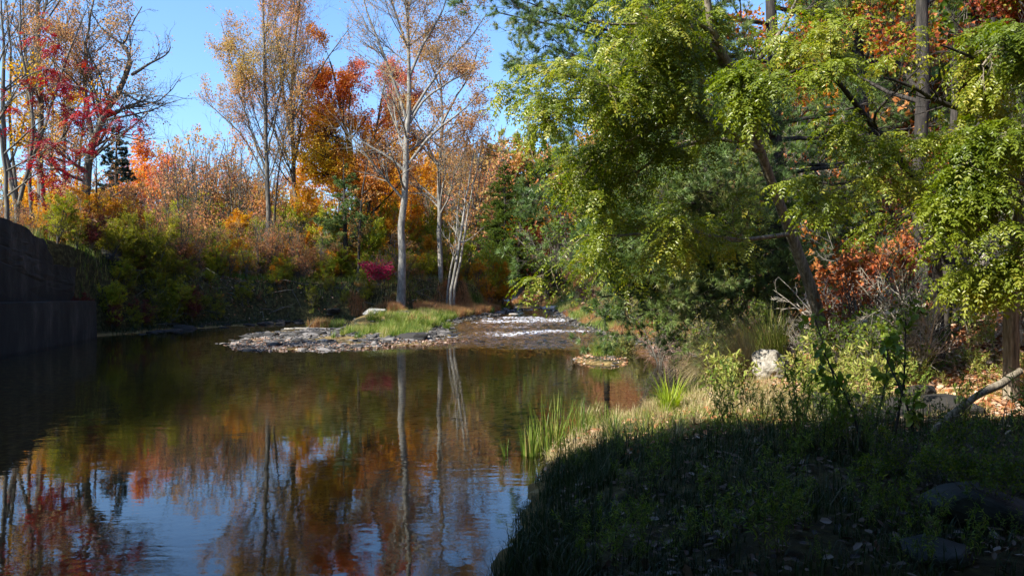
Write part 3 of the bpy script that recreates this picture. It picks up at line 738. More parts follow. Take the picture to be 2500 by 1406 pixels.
tree('bare_tree', 'slender curved many-stemmed tree at the left edge with orange-yellow lower leaves', 'tree',
     [stem(33, .12, (45, 545), (38, 470), (8, 380), (2, 300), (10, 150), (0, 0)), stem(33, .08, (45, 500), (70, 400), (85, 300), (45, 120), (50, -40)), stem(34, .07, (40, 480), (20, 300), (25, 100), (5, -50)), stem(34, .06, (48, 470), (110, 300), (150, 170), (210, 20))],
     bare3, [dict(kind='diamond', mat=A_ORANGE, n=34000, L=.11, hue=hue_noise(.5, 8, .2), cl=.12, keep=lambda p, r: (r.random(len(p)) < smooth(11.5, 6.5, p[:, 2])) & clump(.7, 5, -.05)(p, r))], BARK_GREY, 12)
tree('bare_tree', 'thin grey-stemmed tree standing between the corner tree and the crooked oak', 'tree',
     [stem(42, .10, (150, 560), (158, 400), (150, 200), (165, 20)), stem(43, .08, (175, 560), (190, 420), (205, 250), (215, 100)), stem(44, .08, (130, 560), (125, 300), (135, 60))],
     bare3, [dict(kind='diamond', mat=A_ORANGE, n=34000, L=.11, hue=hue_noise(.5, 9, .25), cl=.12, keep=lambda p, r: (r.random(len(p)) < smooth(12.5, 6.5, p[:, 2]) * .9 + .1) & clump(.6, 6, -.02)(p, r))], BARK_GREY, 13)
oakw = 38
tree('oak_tree', 'crooked oak with a zigzag limb reaching into the open sky', 'oak tree',
     [(PP(oakw, (205, 470), (225, 340), (255, 270), (300, 210), (318, 180), (317, 150)), [.24, .2, .15, .11], True),
      (PP(oakw, (317, 155), (310, 120), (285, 100), (300, 115), (308, 95), (318, 60), (345, 15)), [.09, .05, .02], True),
      (PP(oakw, (320, 182), (350, 165), (358, 155), (385, 145), (412, 130), (418, 112), (405, 82)), [.08, .04, .015], True),
      (PP(oakw, (225, 335), (215, 280), (200, 180), (215, 60), (230, -20)), [.12, .07, .03], True),
      (PP(oakw, (310, 118), (280, 95), (245, 70), (210, 10)), [.06, .04, .02], True)],
     [dict(num=16, length=.42, ang=(55, 14), t=(.1, .97), up=.03, wig=.2, n=6, rr=.45, rmin=.012, lentaper=.2),
      dict(num=7, length=.5, ang=(45, 12), up=.02, wig=.2, n=5, rmin=.007), dict(num=6, length=.5, ang=(40, 12), up=.0, wig=.2, n=4, rmin=.005)],
     [dict(kind='diamond', mat=A_TAN, n=44000, L=.1, hue=hue_noise(.5, 14), cl=.12, keep=lambda p, r: (r.random(len(p)) < smooth(-15, -19.5, p[:, 0]) + .08) & clump(.55, 15, -.05)(p, r))], BARK_GREY, 14)
# red sumac leaves in the foreground of the group
tree('red_sumac', 'slanting sumac hung with bright red leaves in front of the left trees', 'sumac tree',
     [(PP(31, (20, 545), (8, 380), (-20, 230), (-40, 60)), [.09, .06, .03], False), (PP(31, (-10, 300), (60, 180), (150, 160), (200, 185)), [.04, .02, .01], True), (PP(31, (5, 380), (100, 290), (180, 250), (250, 300)), [.04, .02, .01], True),
      (PP(31, (-25, 200), (20, 90), (80, 80), (140, 95)), [.04, .02, .01], True), (PP(31, (10, 420), (120, 360), (230, 300), (330, 312)), [.04, .02, .01], True), (PP(31, (15, 480), (90, 420), (180, 400), (235, 385)), [.04, .02, .01], True), (PP(31, (-10, 300), (30, 235), (120, 200), (220, 215)), [.04, .02, .01], True)],
     [dict(num=13, length=.24, ang=(55, 15), t=(.1, 1), up=.05, wig=.12, n=4, rmin=.006, lentaper=0), dict(num=3, length=.5, ang=(40, 12), up=.05, wig=.12, n=3, rmin=.004)],
     [dict(kind='pinnate', mat=A_RED, n=1200, L=.36, lf=.10, nl=6, drop=.6, t=(.5, 1), hue=hue_noise(.6, 21, .45, .6, .2), keep=clump(.8, 22, .0, .3))], BARK_GREY, 15)
# spruce
def conifer(name, label, cat, apex, basepx, d, halfw, mat, seed, nb=60, nn=9000, K=8, L=.07, w=.02, droop=-.1, group=None, hue=None, twl=.35, stm=.16):
    a = P(*apex, d); b0 = P(*basepx, d); b0[2] = min(b0[2], a[2] - 1)
    hgt = a[2] - b0[2]; wm = halfw / F * d
    rng = np.random.default_rng(seed); t = thing(name, label, cat, b0, group)
    mw = MB(); tp, tr_ = resample([b0, (a + b0) / 2, a], [stm, stm * .6, .02], 14); tubes(mw, tp[None], tr_[None], 7)
    h = np.sort(rng.uniform(.04, .985, nb)); az = rng.uniform(0, 2 * np.pi, nb); Lb = wm * (1 - h) ** .75 * rng.uniform(.75, 1.15, nb) + .12
    n = 6; tt = np.linspace(0, 1, n)[None, :, None]
    st = b0 + (a - b0) * h[:, None]
    dr = np.stack([np.cos(az), np.sin(az), np.zeros(nb)], 1)[:, None, :]
    br_ = st[:, None, :] + dr * tt * Lb[:, None, None] + np.array([0, 0, 1.]) * (droop * tt + .18 * tt ** 2 - .0) * Lb[:, None, None]
    rr_ = (.012 + .02 * (1 - h))[:, None] * np.linspace(1, .3, n)[None]; tubes(mw, br_, rr_, 4)
    p2, r2 = grow(br_, rr_, rng, 8, twl, ang=(50, 8), t=(.15, 1), up=.0, wig=.08, n=4, flat=.9, rmin=.005, lentaper=.5); tubes(mw, p2, r2, 3)
    p3, r3 = grow(p2, r2, rng, 3, .5, ang=(45, 10), up=0, wig=.1, n=3, flat=.8, rmin=.004)
    mw.build('trunk', BARK_DARK, t, b0); ml = MB()
    for src, c in ((p2, nn // 2), (p3, nn // 2)):
        p, dd, _ = along(src, rng, c, (.1, 1)); hu = hue(p, rng) if hue else np.clip(.5 + .5 * fbm(p[:, 0], p[:, 1], p[:, 2], 3) + rng.normal(0, .2, len(p)), 0, 1)
        needles(ml, p, dd, rng, K, L, w, .7, hu)
    ml.build('crown', mat, t, b0); return t
conifer('spruce_tree', 'dark blue-green spruce with a pointed top behind the crooked oak', 'spruce tree', (283, 305), (283, 590), 52, 62, G_SPRUCE, 16, nb=110, nn=14000, K=7, L=.16, w=.03)

# ---------------------------------------------------------------- prototypes for the thicket
def bush(name, label, cat, seed, hgt, wid, mat, nleaf, hue, bark=BARK_GREY, stems=6, L=.098, kind='diamond', group=None, bareness=0.0, low=.15, W=.7):
    rng = np.random.default_rng(seed); t = thing(name, label, cat, (0, 0, 0), group)
    mw = MB(); az = rng.uniform(0, 6.28, stems); sp = rng.uniform(.1, 1, stems) * wid * .5; hh = hgt * rng.uniform(.65, 1, stems)
    n = 8; tt = np.linspace(0, 1, n)[None, :]
    x = np.cos(az)[:, None] * sp[:, None] * tt ** 1.4; y = np.sin(az)[:, None] * sp[:, None] * tt ** 1.4
    pts = np.stack([x, y, hh[:, None] * tt], -1) + np.cumsum(rng.normal(0, .02 * hgt / n * 2, (stems, n, 3)), 1) * tt[..., None]
    rad = (hgt * .006 + .01) * np.linspace(1, .25, n)[None] * rng.uniform(.6, 1.2, (stems, 1))
    tubes(mw, pts, rad, 5)
    p1, r1 = grow(pts, rad, rng, 12, .36, ang=(50, 14), t=(low, .97), up=.12, wig=.16, n=5, rmin=.006, lentaper=.45); tubes(mw, p1, r1, 4)
    p2, r2 = grow(p1, r1, rng, 7, .5, ang=(42, 14), t=(.15, 1), up=.03, wig=.18, n=4, rmin=.005); tubes(mw, p2, r2, 3)
    mw.build('stems', bark, t); ml = MB()
    p, d, _ = along(p2, rng, nleaf, (.15, 1)); m = clump(2.2 / max(wid, .5) , seed, bareness)(p, rng); p, d = p[m], d[m]
    p = p + rng.normal(0, .05, p.shape); ax = norm(rng.normal(size=p.shape) + d * .5 + [0, 0, -.4]); nr = norm(rng.normal(size=p.shape) + [0, 0, .9])
    LL = L * rng.uniform(.6, 1.25, len(p)); leaves(ml, p, ax, nr, LL, LL * W, hue(p, rng), kind)
    ml.build('foliage', mat, t); return t
class Kind:
    def __init__(s, protos): s.p = protos; s.used = [False] * len(protos); s.k = 0
    def put(s, loc, sc, rng, label=None, group=None, rz=None):
        i = s.k % len(s.p); s.k += 1; rz = rng.uniform(0, 6.28) if rz is None else rz
        scl = (sc * rng.uniform(.85, 1.15), sc * rng.uniform(.85, 1.15), sc * rng.uniform(.9, 1.15)) if np.isscalar(sc) else sc
        loc = tuple(float(a) for a in loc)
        if not s.used[i]:
            s.used[i] = True; r = s.p[i]; r.location = loc; r.scale = scl; r.rotation_euler = (rng.normal(0, .05), rng.normal(0, .05), rz)
            if label: r['label'] = label
            if group: r['group'] = group
            return r
        return dup(s.p[i], loc, rz, scl, label, group, (rng.normal(0, .05), rng.normal(0, .05)))
U = 5.0
K_OLIVE = Kind([bush('olive_shrub', '', 'shrub', 50 + i, U, 3.6, A_OLIVE, 14000, hue_noise(.8, 1, .5), stems=7, bareness=-.15) for i in range(2)])
K_LIME = Kind([bush('lime_sapling', '', 'sapling', 60 + i, U, 3.2, A_LIME, 13000, hue_noise(.8, 2, .5), stems=5, bareness=-.08) for i in range(2)])
K_GOLD = Kind([bush('gold_sapling', '', 'sapling', 70 + i, U, 3.2, A_GOLD, 12000, hue_noise(.8, 3, .45), stems=5, bareness=-.02) for i in range(2)])
K_RUST = Kind([bush('rust_sapling', '', 'sapling', 80 + i, U, 3.0, A_RUST, 9000, hue_noise(.8, 4, .5), stems=7, bareness=.05) for i in range(2)])
K_PINK = Kind([bush('bare_sapling', '', 'sapling', 90 + i, U, 2.8, A_PINK, 5000, hue_noise(.8, 5, .6), stems=8, bareness=.15) for i in range(2)])
K_BURG = Kind([bush('burgundy_shrub', '', 'shrub', 100 + i, U, 3.6, A_BURG, 12000, hue_noise(.8, 6, .5), stems=7, bareness=-.1) for i in range(1)])
K_ORNG = Kind([bush('orange_sapling', '', 'sapling', 110 + i, U, 3.2, A_ORANGE, 10000, hue_noise(.8, 7, .4), stems=5, bareness=.0) for i in range(2)])
rng = np.random.default_rng(77)
LAB = {'OLIVE': (K_OLIVE, 'dense olive-green shrub in the thicket on the left bank', 'olive shrubs of the thicket'),
       'LIME': (K_LIME, 'yellow-green sapling in the thicket along the bank', 'yellow-green saplings of the thicket'),
       'GOLD': (K_GOLD, 'golden-leaved sapling in the thicket along the bank', 'golden saplings of the thicket'),
       'RUST': (K_RUST, 'rusty brown many-stemmed sapling in the thicket', 'rusty saplings of the thicket'),
       'PINK': (K_PINK, 'nearly bare thin-stemmed sapling in the thicket', 'nearly bare saplings of the thicket'),
       'BURG': (K_BURG, 'burgundy-leaved shrub above the abutment', 'burgundy shrubs above the abutment'),
       'ORNG': (K_ORNG, 'orange-leaved sapling in the thicket along the bank', 'orange saplings of the thicket')}
def zone(kind, n, px0, px1, d0, d1, htop, hj=.15, label=None, group=None):
    """fill a stretch of the far bank; htop = photo row its tops reach"""
    K, lb, gr = LAB[kind]
    for q in range(n):
        px = px0 + (px1 - px0) * (q + rng.uniform(.1, .9)) / n; d = rng.uniform(d0, d1); x = (px - 1250) / F * d
        z = float(ground(x, d)) - .05
        h = (H + (HY - htop) / F * d - z) * rng.uniform(1 - hj, 1 + hj); s = max(h, .8) / U
        K.put((x, d, z), (s * rng.uniform(.8, 1.1), s * rng.uniform(.8, 1.1), s), rng, label or lb, group or gr)
# above the abutment, x 0..300
zone('BURG', 5, 40, 230, 34, 39, 520)
zone('OLIVE', 6, 90, 330, 34, 41, 540); zone('ORNG', 8, 50, 330, 35, 42, 470); zone('RUST', 6, 60, 320, 36, 42, 480); zone('ORNG', 5, 60, 260, 40, 46, 420); zone('RUST', 4, 0, 240, 44, 50, 440)
zone('PINK', 4, 0, 60, 30, 36, 480)
zone('OLIVE', 5, 230, 470, 38, 50, 530); zone('PINK', 8, 240, 480, 38, 46, 480); zone('OLIVE', 6, 300, 420, 38, 44, 580)
zone('LIME', 6, 380, 520, 46, 56, 520)
zone('RUST', 6, 400, 640, 54, 66, 430); zone('LIME', 5, 430, 680, 52, 60, 480); zone('GOLD', 5, 560, 1000, 48, 52, 470); zone('LIME', 6, 600, 960, 47, 51, 500); zone('PINK', 12, 390, 660, 48, 62, 360)
zone('PINK', 10, 400, 760, 44, 48, 540); zone('OLIVE', 8, 400, 700, 46, 52, 600)
zone('GOLD', 6, 520, 720, 50, 60, 450); zone('LIME', 8, 520, 760, 48, 56, 530)
zone('ORNG', 8, 680, 960, 54, 66, 430); zone('RUST', 5, 700, 960, 50, 58, 480); zone('LIME', 7, 740, 960, 49, 56, 560)
zone('GOLD', 7, 900, 1080, 56, 68, 380); zone('LIME', 10, 880, 1120, 50, 60, 520); zone('OLIVE', 6, 720, 1180, 50, 58, 610)
zone('RUST', 9, 1060, 1200, 86, 100, 330); zone('PINK', 7, 1060, 1220, 76, 90, 360); zone('OLIVE', 6, 1120, 1260, 80, 90, 480)
zone('GOLD', 5, 1130, 1230, 55, 60, 620); zone('ORNG', 3, 1130, 1220, 55, 58, 640); zone('LIME', 5, 1030, 1250, 53, 60, 600)
zone('ORNG', 5, 1320, 1420, 84, 96, 450); zone('PINK', 7, 1290, 1420, 80, 96, 440); zone('RUST', 6, 1280, 1460, 90, 110, 460)
def crest_row(kind, n, px0, px1, off0, off1, h0, h1):
    K, lb, gr = LAB[kind]
    cp = np.array(CREST[3:9], float); cpx = 1250 + F * cp[:, 0] / cp[:, 1]
    for q in range(n):
        px = px0 + (px1 - px0) * (q + rng.uniform(.1, .9)) / n; d = float(np.interp(px, cpx, cp[:, 1])) + rng.uniform(off0, off1)
        x = (px - 1250) / F * d; s = rng.uniform(h0, h1) / U
        K.put((x, d, float(ground(x, d)) - .1), (s * 1.3, s * 1.3, s), rng, lb, gr)
crest_row('OLIVE', 7, 330, 1150, .2, 2.5, .9, 1.6); crest_row('GOLD', 10, 400, 1150, .3, 2.5, 1.2, 2.4); crest_row('PINK', 16, 380, 1150, .1, 2.5, 1.8, 3.4); crest_row('LIME', 14, 380, 1150, .1, 2.0, 1.0, 2.0); crest_row('OLIVE', 14, 300, 900, -1.2, -.2, .6, 1.3); crest_row('LIME', 7, 320, 900, -1.4, -.2, .6, 1.2); crest_row('RUST', 8, 400, 1100, -1.0, 0, .6, 1.2); crest_row('LIME', 22, 360, 1150, .3, 3.5, 1.2, 2.6); crest_row('RUST', 12, 380, 1150, .2, 3.5, 1.0, 2.2)
crest_row('LIME', 12, 360, 640, 3, 8, 1.8, 3.2); crest_row('GOLD', 9, 620, 1150, 1, 6, 2.0, 3.6); crest_row('OLIVE', 9, 250, 420, -.5, 2, 1.0, 2.0); crest_row('OLIVE', 12, 240, 480, -2.2, 0, .8, 1.5); crest_row('LIME', 6, 300, 460, -1.5, 1, .8, 1.8)
for q in range(22):
    y = rng.uniform(33, 39); x = float(np.interp(y, [32.5, 38, 44.5], [-17.7, -16.9, -12])) + rng.uniform(-.6, 1.8); K, lb, gr = LAB[('OLIVE', 'OLIVE', 'BURG', 'LIME')[q % 4]]
    s = rng.uniform(.22, .46); K.put((x, y, float(ground(x, y)) - .1), (s * 1.2, s * 1.2, s), rng, lb if q % 4 != 2 else 'small burgundy shrub on the slope beside the broken abutment', gr if q % 4 != 2 else 'burgundy shrubs on the slope')
# unseen shrubs added outside the picture, stretched tall to shade the pool
for q in range(13):
    y = 1.5 + q * 1.6; K_OLIVE.put((-18.2 + rng.uniform(-1, .6), y, float(ground(-18.2, y)) - .1), ((1.4, 1.4, rng.uniform(1.8, 2.3)) if y < 13 else (1.0, 1.0, rng.uniform(1.1, 1.4))), rng, 'unseen olive shrub added on the abutment to shade the pool', 'unseen shrubs added to shade the pool')
# far wood closing the horizon
def far_band(name, pxs, d0, d1, top, mats, n, seed, hueb=.5):
    r_ = np.random.default_rng(seed); ml = MB(); mw = MB(); nt_ = n
    px = r_.uniform(pxs[0], pxs[1], nt_); d = r_.uniform(d0, d1, nt_); x = (px - 1250) / F * d; z = ground(x, d)
    hh = (H + (HY - top(px)) / F * d - z) * r_.uniform(.7, 1.05, nt_)
    pts = np.stack([np.stack([x + r_.normal(0, .15, nt_) * k, d + 0 * x, z + hh * k / 3], -1) for k in range(4)], 1)
    tubes(mw, pts, np.linspace(.11, .02, 4)[None] * r_.uniform(.5, 1.3, (nt_, 1)), 4)
    b1, r1 = grow(pts, np.full((nt_, 4), .06), r_, 14, .26, ang=(48, 12), t=(.15, .98), up=.1, wig=.12, n=4, rmin=.02); tubes(mw, b1, r1, 3)
    p, dd, pi = along(b1, r_, n * 420, (.2, 1)); p = p + r_.normal(0, .25, p.shape)
    th = r_.random(nt_)[pi // 14]
    m = clump(.25, seed, -.1)(p, r_); p = p[m]; th = th[m]
    LL = .28 * r_.uniform(.6, 1.2, len(p)); leaves(ml, p, norm(r_.normal(size=p.shape)), norm(r_.normal(size=p.shape) + [0, 0, .8]), LL, LL * .7, np.clip(th + r_.normal(0, .12, len(p)), 0, 1))
    o = tag(ml.build(name, mats), kind='stuff'); tag(mw.build(name + '_stems', BARK_GREY), kind='stuff')
FARM = leafmat('far_wood_leaf', [(.08, .11, .02), (.16, .18, .03), (.42, .32, .04), (.44, .24, .05), (.34, .19, .07), (.40, .20, .10)], .35)
far_band('far_woods', (-500, 1200), 80, 125, lambda px: 470 - 90 * smooth(800, 1200, px) - 60 * smooth(150, -100, px), FARM, 230, 500)

# ---------------------------------------------------------------- the tall trees of the middle
mid3 = [dict(num=18, length=.40, ang=(33, 9), t=(.28, .97), up=.20, wig=.06, n=8, rr=.35, rmin=.012, lentaper=.55),
        dict(num=9, length=.42, ang=(36, 10), t=(.15, .97), up=.08, wig=.10, n=5, rmin=.006),
        dict(num=6, length=.5, ang=(36, 10), t=(.15, 1), up=.05, wig=.14, n=4, rmin=.005)]
tree('soft_maple_tree', 'tall thin-limbed tree with sparse orange leaves, trunk nearest the bank left of centre', 'maple tree',
     [stem(47, .15, (657, 690), (655, 560), (652, 400), (646, 200), (640, -60)), stem(47, .06, (650, 420), (615, 330), (575, 200), (540, 60)), stem(47, .055, (652, 380), (680, 250), (700, 120), (725, -40)), stem(47.3, .05, (655, 450), (600, 340), (530, 270), (490, 240))],
     mid3, [dict(kind='diamond', mat=A_PINK, n=52000, L=.095, hue=hue_noise(.35, 33, .4), cl=.12, keep=lambda p, r: clump(.45, 34, .1, 1.2)(p, r) & (r.random(len(p)) < smooth(5.5, 8, p[:, 2])))], BARK_GREY, 31)
tree('soft_maple_tree', 'tall dark-trunked tree with ascending bare limbs just right of the sparse orange one', 'maple tree',
     [stem(50, .16, (738, 680), (728, 560), (716, 430), (708, 270), (718, 100), (735, -120)), stem(50, .08, (708, 330), (690, 220), (672, 80), (665, -80)), stem(50, .06, (712, 300), (760, 200), (820, 110), (860, 60)), stem(50, .05, (710, 400), (670, 320), (620, 230), (590, 100))],
     mid3, [dict(kind='diamond', mat=A_PINK, n=24000, L=.095, hue=hue_noise(.35, 35, .45), cl=.12, keep=lambda p, r: clump(.45, 36, .15, 1.0)(p, r) & (p[:, 0] < -11.3))], BARK_GREY, 32)
tree('thin_tree', 'thin dark leafless stem close behind the sparse orange tree trunk', 'tree', [stem(48.5, .08, (672, 685), (668, 560), (676, 430), (700, 300))], [dict(num=10, length=.3, ang=(45, 10), up=.1, n=5, rmin=.006), dict(num=5, length=.4, n=4)], [], BARK_DARK, 33)
tree('thin_tree', 'slim dark stem rising from the bank above the magenta shrub', 'tree', [stem(46.5, .09, (874, 700), (878, 560), (884, 460), (900, 380))], [dict(num=9, length=.3, ang=(45, 10), up=.1, n=5, rmin=.006), dict(num=5, length=.4, n=4)], [dict(kind='diamond', mat=A_RUST, n=500, L=.12, hue=hue_noise(1))], BARK_DARK, 34)
def fx_maple(p): return .5 * smooth(9.5, 14.5, p[:, 2]) + .5 * smooth(-10.5, -7.0, p[:, 0]) - .42
tree('orange_maple_tree', 'brilliant orange and gold maple whose crown turns pink-red at the top', 'maple tree',
     [stem(52, .2, (885, 700), (880, 560), (870, 440), (840, 300), (805, 150)), stem(52, .12, (875, 450), (820, 400), (770, 340), (735, 290)), stem(52, .12, (875, 440), (910, 340), (930, 260), (940, 190)), stem(52, .1, (860, 400), (800, 320), (770, 230), (775, 180)),
      stem(51.5, .1, (880, 470), (820, 440), (770, 420), (735, 410)), stem(52, .08, (900, 360), (960, 300), (1000, 230), (985, 180)), stem(51.5, .07, (860, 380), (850, 280), (860, 200), (870, 170))],
     [dict(num=16, length=.36, ang=(48, 12), t=(.25, 1), up=.10, wig=.1, n=5, rr=.5, rmin=.01, lentaper=.5), dict(num=9, length=.5, ang=(45, 12), up=.04, wig=.14, n=4, rmin=.006)],
     [dict(kind='lobed', mat=A_ORANGE, n=64000, L=.13, W=.8, hue=hue_noise(.45, 41, .62, .4, .13, fx_maple), cl=.16, keep=lambda p, r: clump(.55, 42, -.3)(p, r) & (r.random(len(p)) < smooth(5.0, 7.5, p[:, 2])))], BARK_DARK, 35)
tree('russet_maple_tree', 'darker russet maple between the orange maple and the pale trunk', 'maple tree',
     [stem(50, .12, (905, 700), (900, 520), (905, 380), (930, 240)), stem(50, .07, (902, 420), (950, 350), (985, 330), (1040, 345)), stem(50, .07, (905, 400), (930, 330), (990, 270), (1000, 240)), stem(50, .06, (902, 500), (860, 430), (830, 390), (790, 380))],
     [dict(num=13, length=.3, ang=(52, 12), t=(.25, 1), up=.05, wig=.1, n=5, rr=.5, rmin=.01), dict(num=8, length=.5, ang=(45, 12), up=.03, wig=.14, n=4, rmin=.006)],
     [dict(kind='lobed', mat=leafmat('russet_leaf', [(.30, .09, .02), (.46, .15, .02), (.52, .20, .03), (.48, .26, .03)], .35), n=20000, L=.13, W=.8, hue=hue_noise(.5, 43), cl=.16, keep=clump(.6, 44, -.02))], BARK_DARK, 36)
cot = 45.5
tree('cottonwood_tree', 'thick pale-barked cottonwood with a bright trunk at the centre of the bank', 'cottonwood tree',
     [(PP(cot, (978, 712), (980, 640), (984, 540), (988, 410), (996, 300), (1002, 200), (994, 60), (988, -140)), [.26, .20, .175, .165, .125, .09, .06, .03], True),
      (PP(cot, (990, 420), (970, 398), (935, 375), (890, 350), (860, 330)), [.08, .06, .02], True), (PP(cot, (990, 410), (1015, 375), (1060, 320), (1130, 270), (1190, 210)), [.09, .06, .02], True),
      (PP(cot, (996, 305), (975, 240), (945, 150), (905, 60), (870, -60)), [.09, .06, .025], True), (PP(cot, (1002, 280), (1040, 220), (1080, 160), (1150, 90), (1190, 30)), [.085, .055, .02], True),
      (PP(cot, (1000, 300), (1035, 240), (1120, 185), (1200, 150)), [.08, .05, .02], True), (PP(cot, (998, 190), (1030, 110), (1070, 50), (1100, -30)), [.09, .06, .02], True), (PP(cot, (998, 240), (970, 200), (900, 150), (850, 110)), [.06, .03, .015], True), (PP(cot, (996, 120), (975, 60), (955, 0), (945, -60)), [.07, .05, .02], True)],
     [dict(num=10, length=.36, ang=(46, 10), t=(.3, .98), up=.08, wig=.09, n=7, rr=.4, rmin=.012, lentaper=.4), dict(num=8, length=.45, ang=(38, 10), t=(.15, .98), up=.08, wig=.12, n=5, rmin=.007), dict(num=5, length=.5, ang=(36, 10), up=.05, wig=.14, n=4, rmin=.005)],
     [dict(kind='diamond', mat=A_TAN, n=80000, L=.1, hue=hue_noise(.35, 51, .35), cl=.14, keep=lambda p, r: clump(.45, 52, -.05, .9)(p, r) & (r.random(len(p)) < smooth(-6.6, -4.4, p[:, 0]) * .93 + .07) & (p[:, 2] > 7))], BARK_PALE, 37, k0=12)
tree('cottonwood_tree', 'slimmer grey tree with tan leaves just right of the pale cottonwood', 'cottonwood tree',
     [(PP(50, (1075, 705), (1072, 560), (1072, 400), (1082, 290), (1074, 200), (1070, 120)), [.155, .125, .09, .03], True), (PP(50, (1072, 410), (1040, 350), (1015, 290), (1000, 270)), [.1, .06, .02], True),
      (PP(50, (1080, 300), (1110, 240), (1150, 180), (1165, 120)), [.08, .05, .02], True), (PP(50, (1080, 330), (1130, 290), (1180, 265), (1205, 270)), [.06, .04, .02], True), (PP(50, (1076, 220), (1050, 150), (1040, 90)), [.06, .04, .02], True)],
     [dict(num=10, length=.36, ang=(46, 10), t=(.3, .98), up=.07, wig=.1, n=6, rr=.5, rmin=.012), dict(num=8, length=.45, ang=(38, 10), up=.06, wig=.12, n=5, rmin=.007), dict(num=5, length=.5, up=.05, wig=.14, n=4, rmin=.005)],
     [dict(kind='diamond', mat=A_TAN, n=34000, L=.1, hue=hue_noise(.35, 53, .35), cl=.14, keep=clump(.5, 54, .1, 1.2))], BARK_PALE, 38)
for i, (a, b_, c_, d_, r_) in enumerate([((1100, 705), (1118, 620), (1135, 500), (1158, 360), .09), ((1108, 705), (1122, 640), (1150, 480), (1178, 350), .08), ((1092, 700), (1112, 600), (1120, 480), (1130, 400), .07)]):
    tree('alder_stem', 'slender pale stem leaning out from the alder clump near the riffle', 'alder', [stem(48 + i * .6, r_, a, b_, c_, d_)], [dict(num=12, length=.2, ang=(45, 12), t=(.3, 1), up=.1, n=5, rmin=.006), dict(num=5, length=.45, n=4, rmin=.005)],
         [dict(kind='diamond', mat=A_RUST, n=900, L=.12, hue=hue_noise(1), keep=clump(1, 3, .1))], BARK_PALE, 60 + i, group='leaning alder stems')
tree('small_maple_tree', 'small round coral-orange maple behind the thicket under the open sky', 'maple tree',
     [stem(62, .12, (372, 560), (372, 470), (372, 405)), stem(62, .06, (372, 480), (350, 440), (340, 415)), stem(62, .06, (372, 480), (400, 440), (410, 420))], [dict(num=16, length=.5, ang=(55, 10), t=(.2, 1), up=.05, n=5, rmin=.01), dict(num=9, length=.5, n=4, rmin=.006)],
     [dict(kind='lobed', mat=A_ORANGE, n=14000, L=.2, W=.8, hue=hue_noise(.6, 71, .75, .3), cl=.2)], BARK_DARK, 39)
conifer('young_pine', 'small dark green pine in shade beneath the orange maple', 'pine tree', (838, 385), (845, 640), 47.5, 78, G_PINE, 40, nb=46, nn=9000, K=9, L=.13, w=.016, droop=.15, twl=.4)
bm_ = bush('magenta_shrub', 'low vivid magenta shrub hanging over the bank below the pale cottonwood', 'shrub', 120, 1.9, 2.6, A_MAGENTA, 3000, hue_noise(1.2, 6, .6), stems=11, bareness=.08, L=.11)
q = P(925, 700, 44.6); bm_.location = (q[0], q[1], 2.1); bm_.scale = (1.35, 1, .75)
conifer('hemlock_tree', 'dense dark green hemlock on the far bank above the riffle', 'hemlock tree', (1232, 395), (1235, 690), 76, 92, G_HEMLOCK, 41, nb=150, nn=34000, K=7, L=.12, w=.032, droop=-.05, twl=.45)
conifer('hemlock_tree', 'lower hemlock spreading right of the dense one with dark drooping boughs', 'hemlock tree', (1275, 480), (1262, 690), 74, 62, G_HEMLOCK, 42, nb=90, nn=16000, K=7, L=.12, w=.032, droop=-.1, twl=.45)
FP = [(1195, 345, 74, 50), (1225, 312, 84, 42), (1262, 322, 90, 36), (1300, 300, 80, 46), (1345, 315, 84, 44), (1385, 330, 88, 42), (1330, 345, 74, 46), (1245, 372, 70, 52), (1420, 340, 82, 44), (1290, 395, 68, 56)]
for i, (px, py, d, hw) in enumerate(FP):
    conifer('far_pine', 'yellow-green pine in the row of conifers upstream beyond the riffle', 'pine tree', (px, py), (px, 620), d + 14, hw, G_PINE_Y if i < 6 else G_PINE, 130 + i, nb=90, nn=15000, K=7, L=.38, w=.06, droop=.25, group='sunny pines upstream', twl=.4, stm=.2)
for i in range(11):
    px = 1300 + i * 12 + (i * 37 % 9); d = 82 + (i * 13 % 16)
    x = (px - 1250) / F * d; g = onground(x, d); hgt = 6 + (i * 7 % 5)
    tree('slim_birch', 'slim pale leafless trunk on the slope upstream of the pines', 'tree', [(np.array([g, g + [.1, 0, hgt * .5], g + [.1 * (i % 3), 0, hgt]]), [.09, .06, .02], True)], [dict(num=12, length=.18, ang=(60, 12), t=(.25, 1), up=.12, n=4, rmin=.01), dict(num=4, length=.5, n=3, rmin=.006)],
         [dict(kind='diamond', mat=A_ORANGE, n=500, L=.2, hue=hue_noise(.8, 1, .7), cl=.2, keep=clump(.5, 9, .1))], BARK_PALE, 150 + i, group='slim pale trunks upstream')
